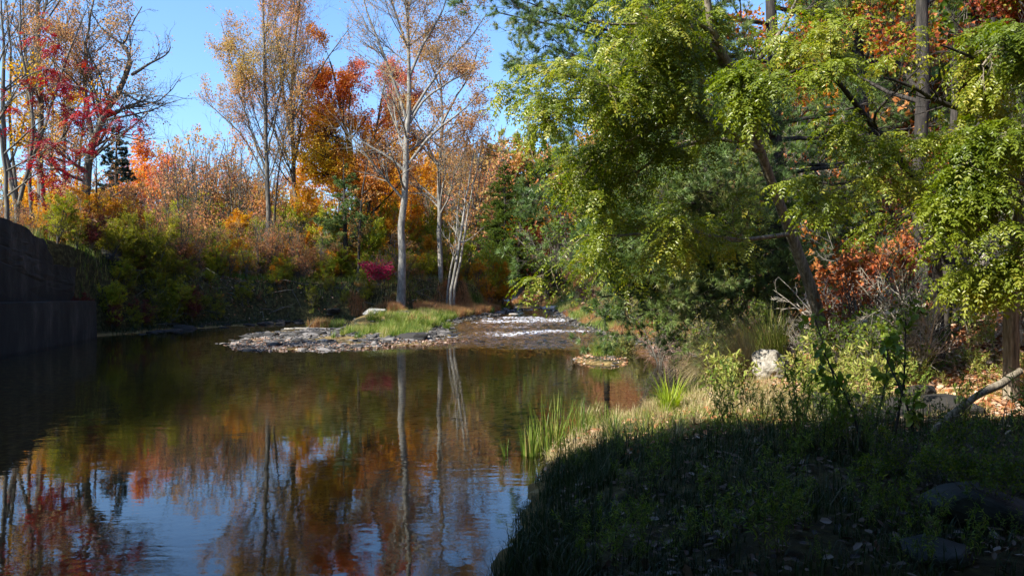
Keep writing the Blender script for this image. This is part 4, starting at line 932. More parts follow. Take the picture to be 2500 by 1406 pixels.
# ================================================================== THE RIGHT BANK
# ---- big white pine: trunk behind the locust, long soft boughs over the water
def bough_side(pts, rng): return pts
pine_lv = [dict(num=17, length=.34, ang=(50, 10), t=(.18, 1), up=.05, wig=.08, n=6, rr=.45, flat=.55, rmin=.008, lentaper=.45),
           dict(num=8, length=.42, ang=(45, 10), t=(.2, 1), up=.05, wig=.12, n=4, rmin=.005),
           dict(num=4, length=.5, ang=(40, 12), t=(.3, 1), up=.06, wig=.12, n=3, rmin=.004)]
NB = [dict(kind='needles', mat=G_PINE, n=17000, K=15, L=.13, w=.0062, spread=.6, t=(.35, 1), hue=hue_noise(.6, 61, .5, .6, .2))]
def pine_tree(label, trunk, boughs, seed, n=17000, K=15, w=.0062, L=.13, keep=None, hb=.5, lv=None, keep_out=None):
    fo = [dict(NB[0], n=n, K=K, w=w, L=L, hue=hue_noise(.6, seed, hb, .6, .2))]
    if keep: fo[0]['keep'] = keep
    return tree('white_pine', label, 'pine tree', [(trunk[0], trunk[1], False)] + [(b, [.055, .035, .012], True) for b in boughs], lv or pine_lv, fo, BARK_DARK, seed, keep_out=keep_out)
tr = PP(0, (1905, 745, 19.5), (1900, 500, 19.5), (1890, 200, 19.3), (1880, -150, 19.2))
B = []
for (s, e, dd) in [((1895, 120), (1560, 135), 16.5), ((1890, 200), (1290, 5), 15.5), ((1890, 150), (1215, 30), 16.5), ((1890, 250), (1330, 110), 16), ((1890, 290), (1300, 170), 17), ((1895, 60), (1420, -40), 16),
                  ((1895, 360), (1480, 300), 16), ((1895, 420), (1480, 400), 15.5), ((1895, 480), (1420, 470), 15.5), ((1897, 540), (1400, 520), 15.2), ((1898, 560), (1450, 590), 15.8), ((1899, 600), (1440, 660), 15.5), ((1900, 640), (1470, 725), 15.5),
                  ((1900, 660), (1560, 770), 15.5), ((1895, 400), (2160, 380), 18), ((1895, 300), (2180, 230), 18), ((1895, 200), (2200, 120), 19), ((1900, 520), (2120, 560), 17), ((1890, 100), (2150, 20), 20), ((1895, 330), (1700, 240), 15), ((1895, 450), (1700, 470), 15.2)]:
    a = P(*s, 19.4); c = P(*e, dd); mid = (a + c) / 2 + np.array([0, 0, -.12]); B.append(np.array([a, mid, c]))
for (s, e, dd) in [((1898, 600), (1550, 630), 15.0), ((1899, 640), (1590, 690), 15.0), ((1900, 670), (1640, 740), 15.2), ((1899, 620), (1520, 670), 15.6), ((1897, 500), (1560, 480), 14.0), ((1896, 440), (1600, 400), 14.0)]:
    a = P(*s, 19.4); c = P(*e, dd); B.append(np.array([a, (a + c) / 2 + np.array([0, 0, -.12]), c]))
for k in range(16):
    r9 = np.random.default_rng(900 + k); z9 = 2.2 + k * .75; a = np.array([P(1895, 400, 19.4)[0], 19.4, z9]); az = r9.uniform(-1.2, 1.6); L9 = 3.4
    B.append(np.array([a, a + [math.cos(az) * L9 * .5, math.sin(az) * L9 * .5, -.05], a + [math.cos(az) * L9, math.sin(az) * L9, .1]]))
pine_tree('big white pine whose soft boughs spread low over the creek behind the locust', (tr, [.2, .18, .15, .1]), B, 81, n=64000, K=14, w=.008, hb=.5)
# pines further back that close the view above
for (px, d, seed, lb) in [(2380, 28, 84, 'dim pine high on the hillside behind the shrubby locust'), (2210, 36, 85, 'farthest hillside pine near the upper edge of the wood'), (2075, 25, 82, 'shaded pine on the hillside right behind the spreading one'), (1700, 30, 83, 'tall pine beyond the spreading one, seen between its boughs')]:
    bx = (px - 1250) / F * d; g = onground(bx, d); top = P(px + 10, -260, d)
    bo = []; r_ = np.random.default_rng(seed)
    for k in range(34):
        f = .12 + .86 * k / 34; a = g + (top - g) * f; az = r_.uniform(0, 6.28); ln = 3.0 * (1.15 - f * .6) * r_.uniform(.7, 1.1)
        c = a + np.array([math.cos(az) * ln, math.sin(az) * ln, ln * .12]); bo.append(np.array([a, (a + c) / 2 + [0, 0, -.1], c]))
    pine_tree(lb, (np.array([g, (g + top) / 2, top]), [.24, .18, .08]), bo, seed, n=17000, K=12, w=.009, hb=.45)

# ---- the leaning locust and its neighbours
fol_l = dict(kind='pinnate', mat=G_LOCUST, nl=7, L=.26, lf=.052, drop=.55, t=(.15, 1), wr=.4)
loc_lv = [dict(num=16, length=.31, ang=(50, 14), t=(.15, 1), up=-.01, wig=.14, n=6, rr=.45, rmin=.006, lentaper=.3, flat=.6), dict(num=5, length=.5, ang=(42, 14), t=(.2, 1), up=-.05, wig=.16, n=4, rmin=.004, grav=.1)]
LIM = [(PP(0, (2022, 835, 13.6), (1990, 730, 13.4), (1960, 640, 13.2), (1925, 560, 13.0), (1880, 440, 12.6), (1850, 350, 12.2), (1818, 260, 11.8), (1800, 190, 11.4)), [.115, .10, .09, .085, .075, .068, .06, .05], False),
       (PP(0, (1800, 190, 11.4), (1760, 125, 11.2), (1735, 60, 11), (1722, -60, 10.8)), [.06, .05, .04], True), (PP(0, (1790, 180, 11.4), (1715, 110, 11.3), (1680, 50, 11.2), (1640, -20, 11)), [.055, .045, .03], True),
       (PP(0, (1848, 365, 12.2), (1800, 335, 12), (1740, 300, 11.8), (1690, 270, 11.6), (1620, 265, 11.4)), [.055, .045, .02], True), (PP(0, (1835, 350, 12.2), (1740, 335, 12.2), (1640, 368, 12), (1520, 360, 11.8), (1430, 400, 11.6)), [.035, .025, .012], True),
       (PP(0, (1800, 200, 11.4), (1650, 200, 11), (1480, 215, 10.6), (1370, 175, 10.4), (1300, 175, 10.3)), [.04, .03, .012], True), (PP(0, (1740, 300, 11.8), (1560, 250, 11.2), (1400, 232, 10.8), (1280, 275, 10.6)), [.035, .025, .01], True),
       (PP(0, (1690, 270, 11.6), (1560, 330, 11.2), (1450, 390, 11), (1400, 460, 10.9)), [.03, .02, .01], True), (PP(0, (1620, 366, 12), (1560, 420, 11.7), (1500, 450, 11.4), (1440, 480, 11.2)), [.025, .018, .01], True),
       (PP(0, (1760, 125, 11.2), (1640, 60, 10.6), (1500, 60, 10.2), (1440, 50, 10)), [.03, .02, .01], True), (PP(0, (1740, 80, 11), (1640, 10, 10.6), (1560, -30, 10.3)), [.03, .02, .01], True),
       (PP(0, (1700, 130, 11.3), (1600, 130, 10.9), (1520, 160, 10.7)), [.03, .02, .01], True),
       (PP(0, (1930, 570, 13.0), (1800, 590, 12.4), (1660, 560, 11.8), (1520, 575, 11.4), (1420, 575, 11.2)), [.035, .025, .01], True), 
       (PP(0, (1818, 240, 11.7), (1900, 190, 11.2), (1980, 120, 10.8), (2060, 60, 10.5)), [.04, .03, .012], True), (PP(0, (1800, 190, 11.4), (1880, 120, 11), (1930, 40, 10.8), (1960, -40, 10.6)), [.04, .03, .012], True)]
tree('locust_tree', 'leaning grey-trunked locust with drooping light green leaves over the creek', 'locust tree', LIM, loc_lv,
     [dict(fol_l, n=5900, hue=hue_noise(.9, 92, .5, .4, .2), keep=clump(1.1, 192, -.2, .3))], BARK_TAN, 91, k0=12)
LIM2 = [(PP(0, (2290, 745, 11.5), (2290, 600, 11.4), (2270, 500, 11.2), (2210, 400, 10.8), (2150, 330, 10.5), (2095, 265, 10.2), (2060, 215, 10)), [.085, .075, .065, .055, .05, .04, .03], False),
        (PP(0, (2060, 215, 10), (2000, 150, 9.6), (1900, 190, 9.3), (1830, 215, 9.1)), [.03, .02, .01], True), (PP(0, (2150, 330, 10.5), (2080, 300, 10.1), (2000, 330, 9.8)), [.025, .02, .01], True),
        (PP(0, (2210, 400, 10.8), (2120, 290, 10), (2180, 230, 9.7), (2260, 150, 9.4)), [.03, .02, .01], True), (PP(0, (2280, 560, 11.3), (2200, 480, 10.6), (2120, 440, 10.2), (2040, 450, 9.9)), [.03, .02, .01], True),
        (PP(0, (2480, 270, 9.6), (2380, 270, 9.6), (2300, 255, 9.5), (2220, 205, 9.3), (2160, 190, 9.2)), [.035, .03, .012], True), (PP(0, (2520, 180, 9.2), (2450, 200, 9.2), (2380, 140, 9), (2300, 110, 8.8)), [.03, .02, .01], True),
        (PP(0, (2290, 600, 11.4), (2330, 480, 10.8), (2400, 400, 10.4), (2480, 330, 10)), [.03, .02, .01], True), (PP(0, (2210, 400, 10.8), (2260, 350, 10.2), (2340, 320, 9.9), (2420, 350, 9.7)), [.025, .02, .01], True)]
tree('locust_tree', 'shrubby locust with arching dark limbs and pale green leaves beside the leaning one', 'locust tree', LIM2, loc_lv, [dict(fol_l, n=5400, keep=clump(1.3, 193, -.05, .2), hue=hue_noise(.9, 93, .55, .4, .14))], BARK_DARK, 94)
LIM2 += [(PP(0, (2060, 215, 10), (2120, 120, 9.8), (2200, 60, 9.6), (2300, 10, 9.4)), [.025, .02, .01], True), (PP(0, (2150, 330, 10.5), (2240, 250, 10.3), (2330, 200, 10)), [.025, .02, .01], True), (PP(0, (2280, 540, 11.3), (2350, 520, 11), (2420, 470, 10.8)), [.025, .02, .01], True), (PP(0, (2060, 215, 10), (2020, 90, 9.9), (1960, 0, 9.7)), [.02, .015, .01], True)]
LIM3 = [(PP(0, (2470, 800, 9.6), (2468, 650, 9.5), (2485, 560, 9.4), (2505, 450, 9.2), (2530, 250, 9)), [.09, .085, .08, .06, .05], False), (PP(0, (2505, 450, 9.2), (2440, 420, 9), (2390, 470, 8.9), (2330, 500, 8.8)), [.03, .02, .01], True),
        (PP(0, (2485, 560, 9.4), (2420, 560, 9), (2340, 590, 8.9), (2260, 560, 8.8)), [.03, .02, .01], True), (PP(0, (2520, 300, 9), (2450, 330, 8.8), (2360, 400, 8.7)), [.03, .02, .01], True), (PP(0, (2530, 100, 9), (2460, 90, 8.6), (2400, 160, 8.4)), [.03, .02, .01], True), (PP(0, (2490, 640, 9.4), (2420, 660, 9.1), (2340, 690, 9)), [.02, .015, .01], True)]
tree('locust_tree', 'locust at the far side of the bank whose grey trunk stands in the litter', 'locust tree', LIM3, loc_lv, [dict(fol_l, n=3800, keep=clump(1.3, 195, -.05, .2), hue=hue_noise(.9, 95, .5, .4, .14))], BARK_TAN, 96)

# ---- dark trunks on the hill
def hill_trunk(px, pyb, d, r, lean, label, seed, fol=None, lv=None, h=14):
    x = (px - 1250) / F * d; g = onground(x, d); t_ = g + np.array([lean, 0, h])
    lv = lv if lv is not None else [dict(num=14, length=.3, ang=(55, 12), t=(.25, .98), up=.08, wig=.12, n=6, rr=.4, rmin=.012), dict(num=7, length=.45, ang=(42, 12), n=5, rmin=.007), dict(num=5, length=.5, n=4, rmin=.005)]
    return tree('hillside_tree', label, 'tree', [(np.array([g - [0, 0, .2], g + [0, 0, .5], (g + t_) / 2 + [.1, 0, 0], t_]), [r * 1.25, r, r * .8, r * .35], True)], lv, fol or [], BARK_DARK, seed)
DKRED = leafmat('oak_red_leaf', [(.16, .03, .02), (.30, .06, .025), (.42, .12, .03), (.50, .22, .05)], .35)
FR = lambda n, s, L=.10: [dict(kind='lobed', mat=A_OLIVE, n=n, L=L, W=.8, hue=hue_noise(.5, s, .4), cl=.15, keep=clump(.5, s, .0)), dict(kind='lobed', mat=DKRED, n=int(n * 1.4), L=L, W=.8, hue=hue_noise(.5, s, .55), cl=.15, keep=clump(.4, s + 3, .05))]
hill_trunk(2245, 700, 15.5, .115, 0, 'thick dark trunk standing on the littered hillside', 201, FR(9000, 1))
hill_trunk(2150, 700, 21, .13, -1.5, 'dark slanting trunk crossing the red and orange leaves at the upper right', 202, FR(14000, 4))
hill_trunk(2300, 700, 12.3, .09, .2, 'slim trunk of the clump of dark stems on the slope', 203, h=4.2)
hill_trunk(2330, 700, 12.8, .10, .6, 'second dark stem of the clump on the slope, leaning outward', 204, h=4.6)
hill_trunk(2420, 600, 24, .15, 1, 'russet-leaved tree high on the hillside', 205, FR(24000, 7, .12), h=11)
hill_trunk(2560, 600, 20, .15, 1, 'red-leaved hillside tree beyond the far locust', 206, FR(24000, 9, .12), h=10)
hill_trunk(1990, 600, 30, .16, -.5, 'orange-leaved tree high behind the locust and the pine', 207, [dict(kind='lobed', mat=A_GOLD, n=24000, L=.18, W=.8, hue=hue_noise(.4, 3, .6), cl=.2, keep=clump(.4, 13, -.05))], h=13)
hill_trunk(1640, 600, 42, .18, 0, 'orange tree on the slope far behind the pine boughs', 208, [dict(kind='lobed', mat=A_ORANGE, n=20000, L=.2, W=.8, hue=hue_noise(.4, 6, .6), cl=.2, keep=clump(.4, 14, 0))], h=13)
hill_trunk(1480, 600, 55, .18, 0, 'grey hillside tree between the riffle slope and the pine boughs', 209, [dict(kind='lobed', mat=A_RUST, n=16000, L=.2, W=.8, hue=hue_noise(.4, 8, .6), cl=.2, keep=clump(.4, 17, 0))], h=12)

# ---- understory on the hill
K_HB = Kind([bush('green_bush', '', 'bush', 300 + i, 2.0, 2.2, A_BUSH, 2600, hue_noise(1.2, 5, .5), stems=7, bareness=-.05, L=.085, kind='oval') for i in range(3)])
K_HR = Kind([bush('red_seedling', '', 'sapling', 310 + i, 2.0, 2.0, leafmat('oak_seedling_leaf', [(.20, .04, .02), (.36, .09, .03), (.48, .17, .05), (.40, .22, .06)], .3), 1700, hue_noise(1.2, 5, .5), stems=5, bareness=.0, L=.11, kind='lobed') for i in range(2)])
K_DT = Kind([bush('dead_brush', '', 'brush', 320 + i, 1.4, 1.8, A_RUST, 60, hue_noise(1), stems=9, bareness=.3, L=.07, bark=DEAD) for i in range(2)])
rng = np.random.default_rng(88)
def sow(K, n, px0, px1, d0, d1, s0, s1, label, group, pyr=None):
    for q in range(n):
        d = rng.uniform(d0, d1); px = rng.uniform(px0, px1); x = (px - 1250) / F * d
        if float(sdist(SHORE, x, d)) < .6: x = x + .8
        K.put(onground(x, d) - [0, 0, .03], rng.uniform(s0, s1), rng, label, group)
sow(K_HB, 24, 1900, 2560, 10.5, 19, .3, .7, 'leafy green bush growing in the litter of the right hillside', 'green bushes on the right hillside')
sow(K_HB, 44, 2000, 2900, 17, 40, 1.0, 2.2, 'large dim green bush high on the wooded hillside', 'large bushes high on the hillside')
sow(K_HR, 22, 1950, 2560, 12, 24, .5, 1.1, 'russet oak seedling among the locusts on the hillside', 'russet seedlings on the hillside')
sow(K_HR, 26, 2000, 2900, 20, 42, 1.2, 2.4, 'large russet sapling high on the hillside', 'russet saplings high on the hillside')
sow(K_DT, 9, 1950, 2500, 11, 17, .5, 1.0, 'bare dead brushwood tangled on the hillside', 'dead brush on the hillside')
sow(K_HB, 16, 1500, 1900, 18, 30, .4, .9, 'low green bush under the spreading pine boughs', 'bushes under the spreading pine')
K_BANK = Kind([bush('bank_bush', '', 'bush', 330 + i, 1.6, 2.0, leafmat('willow_leaf', [(.10, .14, .03), (.2, .23, .05), (.34, .30, .08), (.4, .24, .08)], .35), 2600, hue_noise(1.2, 5, .5), stems=10, bareness=-.05, L=.10, W=.35) for i in range(2)])
sow(K_BANK, 22, 1400, 1800, 22, 48, .5, 1.0, 'pale green willowy bush on the right bank by the riffle', 'willowy bushes on the riffle bank')
K_HG = Kind([bush('golden_sapling', '', 'sapling', 340 + i, 2.0, 2.0, A_GOLD, 1800, hue_noise(1.2, 5, .6), stems=5, bareness=.0, L=.10, kind='lobed') for i in range(2)])
sow(K_HR, 26, 2050, 2900, 26, 60, 2.0, 3.6, 'tall russet sapling crowding the upper hillside', 'tall russet saplings of the upper hillside')
sow(K_HB, 34, 1850, 2900, 24, 60, 2.0, 4.0, 'tall green bush crowding the upper hillside', 'tall green bushes of the upper hillside')
sow(K_HG, 20, 1800, 2700, 26, 60, 2.0, 3.6, 'golden sapling glowing on the upper hillside', 'golden saplings of the upper hillside')
sow(K_BANK, 14, 1280, 1440, 62, 74, .5, 1.1, 'pale willowy bush at the foot of the slope beyond the riffle', 'willowy bushes beyond the riffle')
sow(K_HB, 12, 2050, 2560, 4.4, 6.0, .12, .24, 'low leafy bush in the shade near the dark boulders', 'low bushes in the foreground shade')
sow(K_HG, 18, 1270, 1640, 76, 100, 2.2, 4.0, 'yellow sapling on the steep slope upstream', 'yellow saplings of the upstream slope')
sow(K_HB, 22, 1290, 1700, 60, 96, 1.6, 3.6, 'green sapling on the steep slope upstream', 'green saplings of the upstream slope')
sow(K_HR, 16, 1290, 1640, 68, 96, 1.6, 3.2, 'russet sapling on the steep slope upstream', 'russet saplings of the upstream slope')
# fallen limb, deadwood, sticks
def stick(name, label, cat, pts, rad, bark, seed, group=None, nb=4):
    tree(name, label, cat, [(pts, rad, True)], [dict(num=nb, length=.3, ang=(45, 12), up=.05, wig=.12, n=5, rmin=.004)] if nb else [], [], bark, seed, group, parts=('limb', 'x'), k0=9, drop=False)
stick('fallen_limb', 'grey fallen limb slanting down from the bright litter into the shade', 'dead limb', np.array([P(2490, 905, 8.2), P(2440, 940, 8.1), P(2380, 965, 7.9), P(2330, 1005, 7.7), P(2280, 1050, 7.5), P(2225, 1090, 7.3)]), [.034, .04, .03, .036, .028, .022], BARK_TAN, 401, nb=9)
stick('fallen_log', 'bleached log lying in the litter behind the locust trunk', 'log', np.array([P(2080, 800, 12.5), P(2180, 765, 12.3), P(2260, 745, 12.2)]), [.07, .06, .03], DEAD, 402)
for i, (a, b_, c_, d, r) in enumerate([((640, 620), (600, 613), (560, 622), 46.5, .05), ((620, 690), (606, 640), (600, 613), 46.4, .04), ((380, 745), (430, 700), (480, 660), 40.5, .08), ((560, 700), (590, 730), (640, 740), 43, .03)]):
    stick('dead_branch', ['bleached arching branch in front of the thicket', 'upright pale stub under the arching branch', 'thick dead branch propped against the cut bank', 'thin twig hanging over the cut bank'][i], 'dead branch', PP(d, a, b_, c_), [r, r * .8, r * .4], DEAD if i < 2 else BARK_GREY, 410 + i)
stick('driftwood', 'thin straight drift branch lying on the gravel bar', 'driftwood', np.array([[-9.6, 36, .2], [-8.2, 35.7, .24], [-6.9, 35.6, .2]]), [.04, .035, .02], DEAD, 420, nb=2)
stick('driftwood', 'whitish drift sticks at the water edge below the pine bank', 'driftwood', np.array([P(1465, 832, 31), P(1490, 826, 31), P(1515, 830, 31)]), [.04, .035, .02], DEAD, 421, nb=2)
rs = np.random.default_rng(7)
mw = MB(); n = 170; px = rs.uniform(1590, 1690, n); d = rs.uniform(24, 26.5, n); x = (px - 1250) / F * d; g0 = np.stack([x, d, np.maximum(ground(x, d), 0.02)], 1)
dirs = norm(rs.normal(size=(n, 3)) * [1, 1, .8] + [.3, 0, .5]); ln = rs.uniform(.3, 1.0, n)[:, None]
pts = np.stack([g0, g0 + dirs * ln * .5 + rs.normal(0, .04, (n, 3)), g0 + dirs * ln], 1); tubes(mw, pts, np.full((n, 3), 1) * [.016, .011, .006], 4)
tag(mw.build('brush_pile', solid('reddish_twig', [(.3, (.10, .05, .04)), (.5, (.24, .14, .10)), (.7, (.44, .34, .28))], 3)), 'tangle of reddish drift twigs at the water edge under the pine', 'brush pile')
# roots and twigs draped on the dark cut bank
mw = MB(); n = 220; d = rs.uniform(37, 50, n); cx = np.interp(d, [a[1] for a in CREST], [a[0] for a in CREST]) + rs.uniform(-.6, 1.8, n); g0 = np.stack([cx, d, ground(cx, d) + .05], 1)
dirs = norm(rs.normal(size=(n, 3)) * [1, 1, .5] + [.5, -.2, -.3]); ln = rs.uniform(.3, 1.5, n)[:, None]
tubes(mw, np.stack([g0, g0 + dirs * ln * .5 + rs.normal(0, .12, (n, 3)), g0 + dirs * ln + rs.normal(0, .15, (n, 3))], 1), np.ones((n, 3)) * [.02, .014, .006], 4)
tag(mw.build('bank_roots', BARK_GREY), kind='stuff')

# ================================================================== GRASS, WEEDS, LITTER
rg = np.random.default_rng(99)
def grass_field(name, mat, pos, h, w, seed, leanm=.5, huef=None, bend=(0, 0)):
    r_ = np.random.default_rng(seed); n = len(pos); mb = MB()
    a = r_.uniform(0, 6.28, n); l = np.abs(r_.normal(leanm, leanm * .6, n)); lean = np.stack([np.cos(a) * l + bend[0], np.sin(a) * l + bend[1], np.zeros(n)], 1)
    hue = np.clip(.45 + .5 * fbm(pos[:, 0] * .8, pos[:, 1] * .8, seed=seed) + r_.normal(0, .2, n), 0, 1) if huef is None else huef(pos, r_)
    blades(mb, pos, h * r_.uniform(.45, 1.15, n), w, lean, hue)
    return tag(mb.build(name, mat), kind='stuff')
def pts_where(n, x0, x1, y0, y1, cond, seed):
    r_ = np.random.default_rng(seed); out = []; c = 0
    for _ in range(60):
        x = r_.uniform(x0, x1, n); y = r_.uniform(y0, y1, n); z = ground(x, y); m = cond(x, y, z, r_)
        out.append(np.stack([x, y, z], 1)[m]); c += m.sum()
        if c >= n: break
    return np.concatenate(out)[:n]
# grassy flat upstream of the gravel bar
veg = lambda x, y, z, r: (sdist(CREST, x, y) > .5) & (-sdist(RLEFT, x, y) > .35) & (z > wlev(y) + .05) & (fbm(x * .5, y * .3, seed=51) > -.12)
p = pts_where(52000, -9, 5, 36.5, 72, veg, 1); nz = fbm(p[:, 0] * .45, p[:, 1] * .3, seed=52)
grass_field('grass', GRASS, p[nz < .05], .42, .016, 2, .6, lambda q, r: np.clip(.4 + .7 * fbm(q[:, 0] * 1.2, q[:, 1] * .9, seed=5) + r.normal(0, .25, len(q)), 0, 1))
grass_field('russet_grass', GRASS_R, p[nz >= -.12], .5, .016, 3, .45)
p = pts_where(9000, -6.5, -2.4, 30.5, 40, lambda x, y, z, r: (z > wlev(y) + .06) & (fbm(x * .9, y * .6, seed=53) > .2 - .3 * smooth(-5, -3, x)) & (-sdist(RLEFT, x, y) > .1), 4)
grass_field('bar_grass', GRASS, p, .38, .012, 5, .6, lambda q, r: np.clip(.35 + .6 * fbm(q[:, 0] * 1.5, q[:, 1], seed=6) + r.normal(0, .2, len(q)), 0, 1))
# left bank crest
p = pts_where(30000, -24, -1, 30, 56, lambda x, y, z, r: (sdist(CREST, x, y) < .6) & (sdist(CREST, x, y) > -9) & (fbm(x * .6, y * .6, seed=91) > -.05), 6); grass_field('bank_grass', GRASS, p, .42, .018, 7, .5)
p = pts_where(4500, -18, -3, 34, 52, lambda x, y, z, r: (sdist(CREST, x, y) > .1) & (sdist(CREST, x, y) < 2.0), 60); grass_field('cut_bank_grass', SHADE_G, p, .4, .016, 61, .9, lambda q, r: np.clip(r.normal(.1, .12, len(q)), 0, 1))  # blade colour darkened to carry the shade of the bank
# right bank along the riffle
p = pts_where(34000, 2.5, 9, 15, 66, lambda x, y, z, r: (sdist(SHORE, x, y) > .0) & (sdist(SHORE, x, y) < 3.2) & (fbm(x * .6, y * .4, seed=57) > -.15), 8); nz = fbm(p[:, 0] * .6, p[:, 1] * .4, seed=58)
grass_field('shore_grass', GRASS, p[nz < .02], .42, .012, 9, .6); grass_field('dry_shore_grass', GRASS_R, p[(nz >= .02) & (p[:, 1] > 20)], .45, .012, 10, .9, bend=(-.5, -.2))
p = pts_where(12000, -1, 9, 58, 78, lambda x, y, z, r: (sdist(SHORE, x, y) > .1) & (fbm(x * .5, y * .5, seed=97) > .0), 98); grass_field('slope_grass', GRASS_R, p, .5, .03, 99, .7)
# near bank
near = lambda x, y, z, r: (sdist(SHORE, x, y) > -.2) & (sdist(TOE, x, y) < 1.0) & (x < y * .75 + .5)
p = pts_where(42000, -1, 7.5, 3.6, 13.5, lambda x, y, z, r: near(x, y, z, r) & (fbm(x * 1.4, y * 1.4, seed=63) > -.25 + .08 * (y < 7.6)), 11)
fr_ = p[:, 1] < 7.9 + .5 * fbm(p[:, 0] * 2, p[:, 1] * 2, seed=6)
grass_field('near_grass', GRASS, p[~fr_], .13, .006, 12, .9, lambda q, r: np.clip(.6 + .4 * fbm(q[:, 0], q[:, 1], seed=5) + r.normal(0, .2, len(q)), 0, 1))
grass_field('shade_toned_near_grass', SHADE_G, p[fr_], .11, .006, 121, .8, lambda q, r: np.clip(.4 + .4 * fbm(q[:, 0] * 2, q[:, 1] * 2, seed=5) + r.normal(0, .2, len(q)), 0, 1))  # same near grass, shade painted into the blades inside the bridge shadow
p = pts_where(9000, .3, 4.5, 8.0, 12.5, lambda x, y, z, r: near(x, y, z, r) & (fbm(x * 1.7, y * 1.7, seed=67) > -.1), 13); grass_field('straw', GRASS_B, p, .2, .006, 14, 1.3)
# fallen leaves
def litter(name, p, L, seed, hue=None, mat=LITTER):
    r_ = np.random.default_rng(seed); n = len(p); mb = MB(); LL = L * r_.uniform(.5, 1.3, n)
    leaves(mb, p + np.stack([np.zeros(n), np.zeros(n), r_.uniform(.012, .05, n)], 1), norm(r_.normal(size=(n, 3)) * [1, 1, .28]), norm(r_.normal(size=(n, 3)) * [.35, .35, 0] + [0, 0, 1]), LL, LL * .62, np.clip(r_.beta(1.6, 1.6, n) if hue is None else hue(p, r_), 0, 1), 'oval')
    return tag(mb.build(name, mat), kind='stuff')
p = pts_where(85000, 3.5, 24, 6, 34, lambda x, y, z, r: (sdist(TOE, x, y) > -.9) & (x < y * .66 + 1.5) & (r.random(len(x)) < 14 / (y + 2)), 15); litter('leaf_litter', p, .085, 16)
p = pts_where(16000, 2.5, 9, 7.6, 13, lambda x, y, z, r: (sdist(TOE, x, y) > -2.2) & (x < y * .66 + 1) & (x > 2.6) & (fbm(x * .9, y * .9, seed=92) > -.1), 161); litter('sun_toned_leaf_litter', p, .065, 162, lambda q, r: r.uniform(.35, 1, len(q)))  # paler leaves put the look of sunlight into this patch
p = pts_where(5000, -1, 6, 7.5, 13, near, 17); litter('near_leaf_litter', p, .055, 18)
p = pts_where(2600, -.6, 5, 3.6, 8, lambda x, y, z, r: near(x, y, z, r) & (sdist(SHORE, x, y) > .1), 170); litter('shade_toned_leaf_litter', p, .055, 180, mat=SHADE_LEAF)  # near litter again, its colour darkened to stand in for bridge shade
p = bar_pts(2200, rng, -.01, .3); p = p[fbm(p[:, 0] * .8, p[:, 1] * .6, seed=69) > -.05]; litter('bar_leaf_litter', p, .055, 19, lambda q, r: r.uniform(.0, 1, len(q)), BARLEAF)
p = pts_where(2500, -9.5, -1, 25, 31, lambda x, y, z, r: (np.abs(z - wlev(y)) < .06), 71); litter('wet_leaves', p, .1, 72, lambda q, r: r.uniform(.2, 1, len(q)), BARLEAF)
p = pts_where(260, .9, 3.4, 20, 23, lambda x, y, z, r: (z > -.02), 73); litter('island_leaves', p, .07, 74, lambda q, r: r.uniform(.3, 1, len(q)))
p = pts_where(9000, -18, -2, 40, 56, lambda x, y, z, r: (sdist(CREST, x, y) < 1.0) & (sdist(CREST, x, y) > -6), 75); litter('bank_leaf_litter', p, .12, 76)
p = pts_where(22000, -2, 22, 34, 90, lambda x, y, z, r: (sdist(TOE, x, y) > 0), 77); litter('far_hill_litter', p, .24, 78)

# tall rank grass and reeds along the shaded water edge
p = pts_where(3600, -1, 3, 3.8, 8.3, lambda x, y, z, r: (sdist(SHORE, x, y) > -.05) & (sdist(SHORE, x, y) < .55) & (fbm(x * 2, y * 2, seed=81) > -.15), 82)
grass_field('water_edge_grass', SHADE_G, p, .22, .007, 83, .5, lambda q, r: np.clip(.45 + .3 * smooth(7, 9, q[:, 1]) + r.normal(0, .2, len(q)), 0, 1))  # shade put into the blade colour, paler towards the shadow edge
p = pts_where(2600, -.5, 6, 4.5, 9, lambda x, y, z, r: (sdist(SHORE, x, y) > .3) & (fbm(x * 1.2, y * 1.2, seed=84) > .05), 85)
grass_field('rank_grass', SHADE_G, p, .3, .007, 86, .6, lambda q, r: np.clip(r.normal(.5, .25, len(q)), 0, 1))  # darkened blade colour stands in for the foreground shade
fl_ = np.random.default_rng(12); n = 200; x = fl_.uniform(-11, 4, n); y = 5.5 + 21 * fl_.random(n) ** .5; m = (ground(x, y) < -.05) & (fbm(x * .5, y * .5, seed=88) > .2)
if 0: litter('floating_leaves', np.stack([x, y, np.full(n, -.008)], 1)[m], .055, 89, lambda q, r: r.uniform(.1, .7, len(q)))

# tufts one can point at
def tuft(name, label, cat, loc, n, h, w, spread, lean, mat, seed, hue=None, bend=(0, 0), curl=1.0, group=None):
    r_ = np.random.default_rng(seed); mb = MB(); a = r_.uniform(0, 6.28, n); rr = spread * np.sqrt(r_.random(n))
    p = np.stack([np.cos(a) * rr, np.sin(a) * rr, np.zeros(n)], 1); l = lean * r_.uniform(.15, 1, n)
    ln = np.stack([np.cos(a) * l + bend[0] + r_.normal(0, .12, n), np.sin(a) * l + bend[1] + r_.normal(0, .12, n), np.zeros(n)], 1)
    blades(mb, p, h * r_.uniform(.5, 1.1, n), w, ln, np.clip(r_.normal(.5, .22, n), 0, 1) if hue is None else np.clip(r_.normal(hue, .15, n), 0, 1), seg=6, curl=curl)
    o = mb.build(name, mat); o.location = tuple(float(v) for v in loc); return tag(o, label, cat, group)
tuft('sedge_tuft', 'bright yellow-green sedge tuft lit by the sun on the near point', 'grass tuft', G(1635, 1010), 150, .5, .011, .1, 1.1, GRASS_Y, 501)
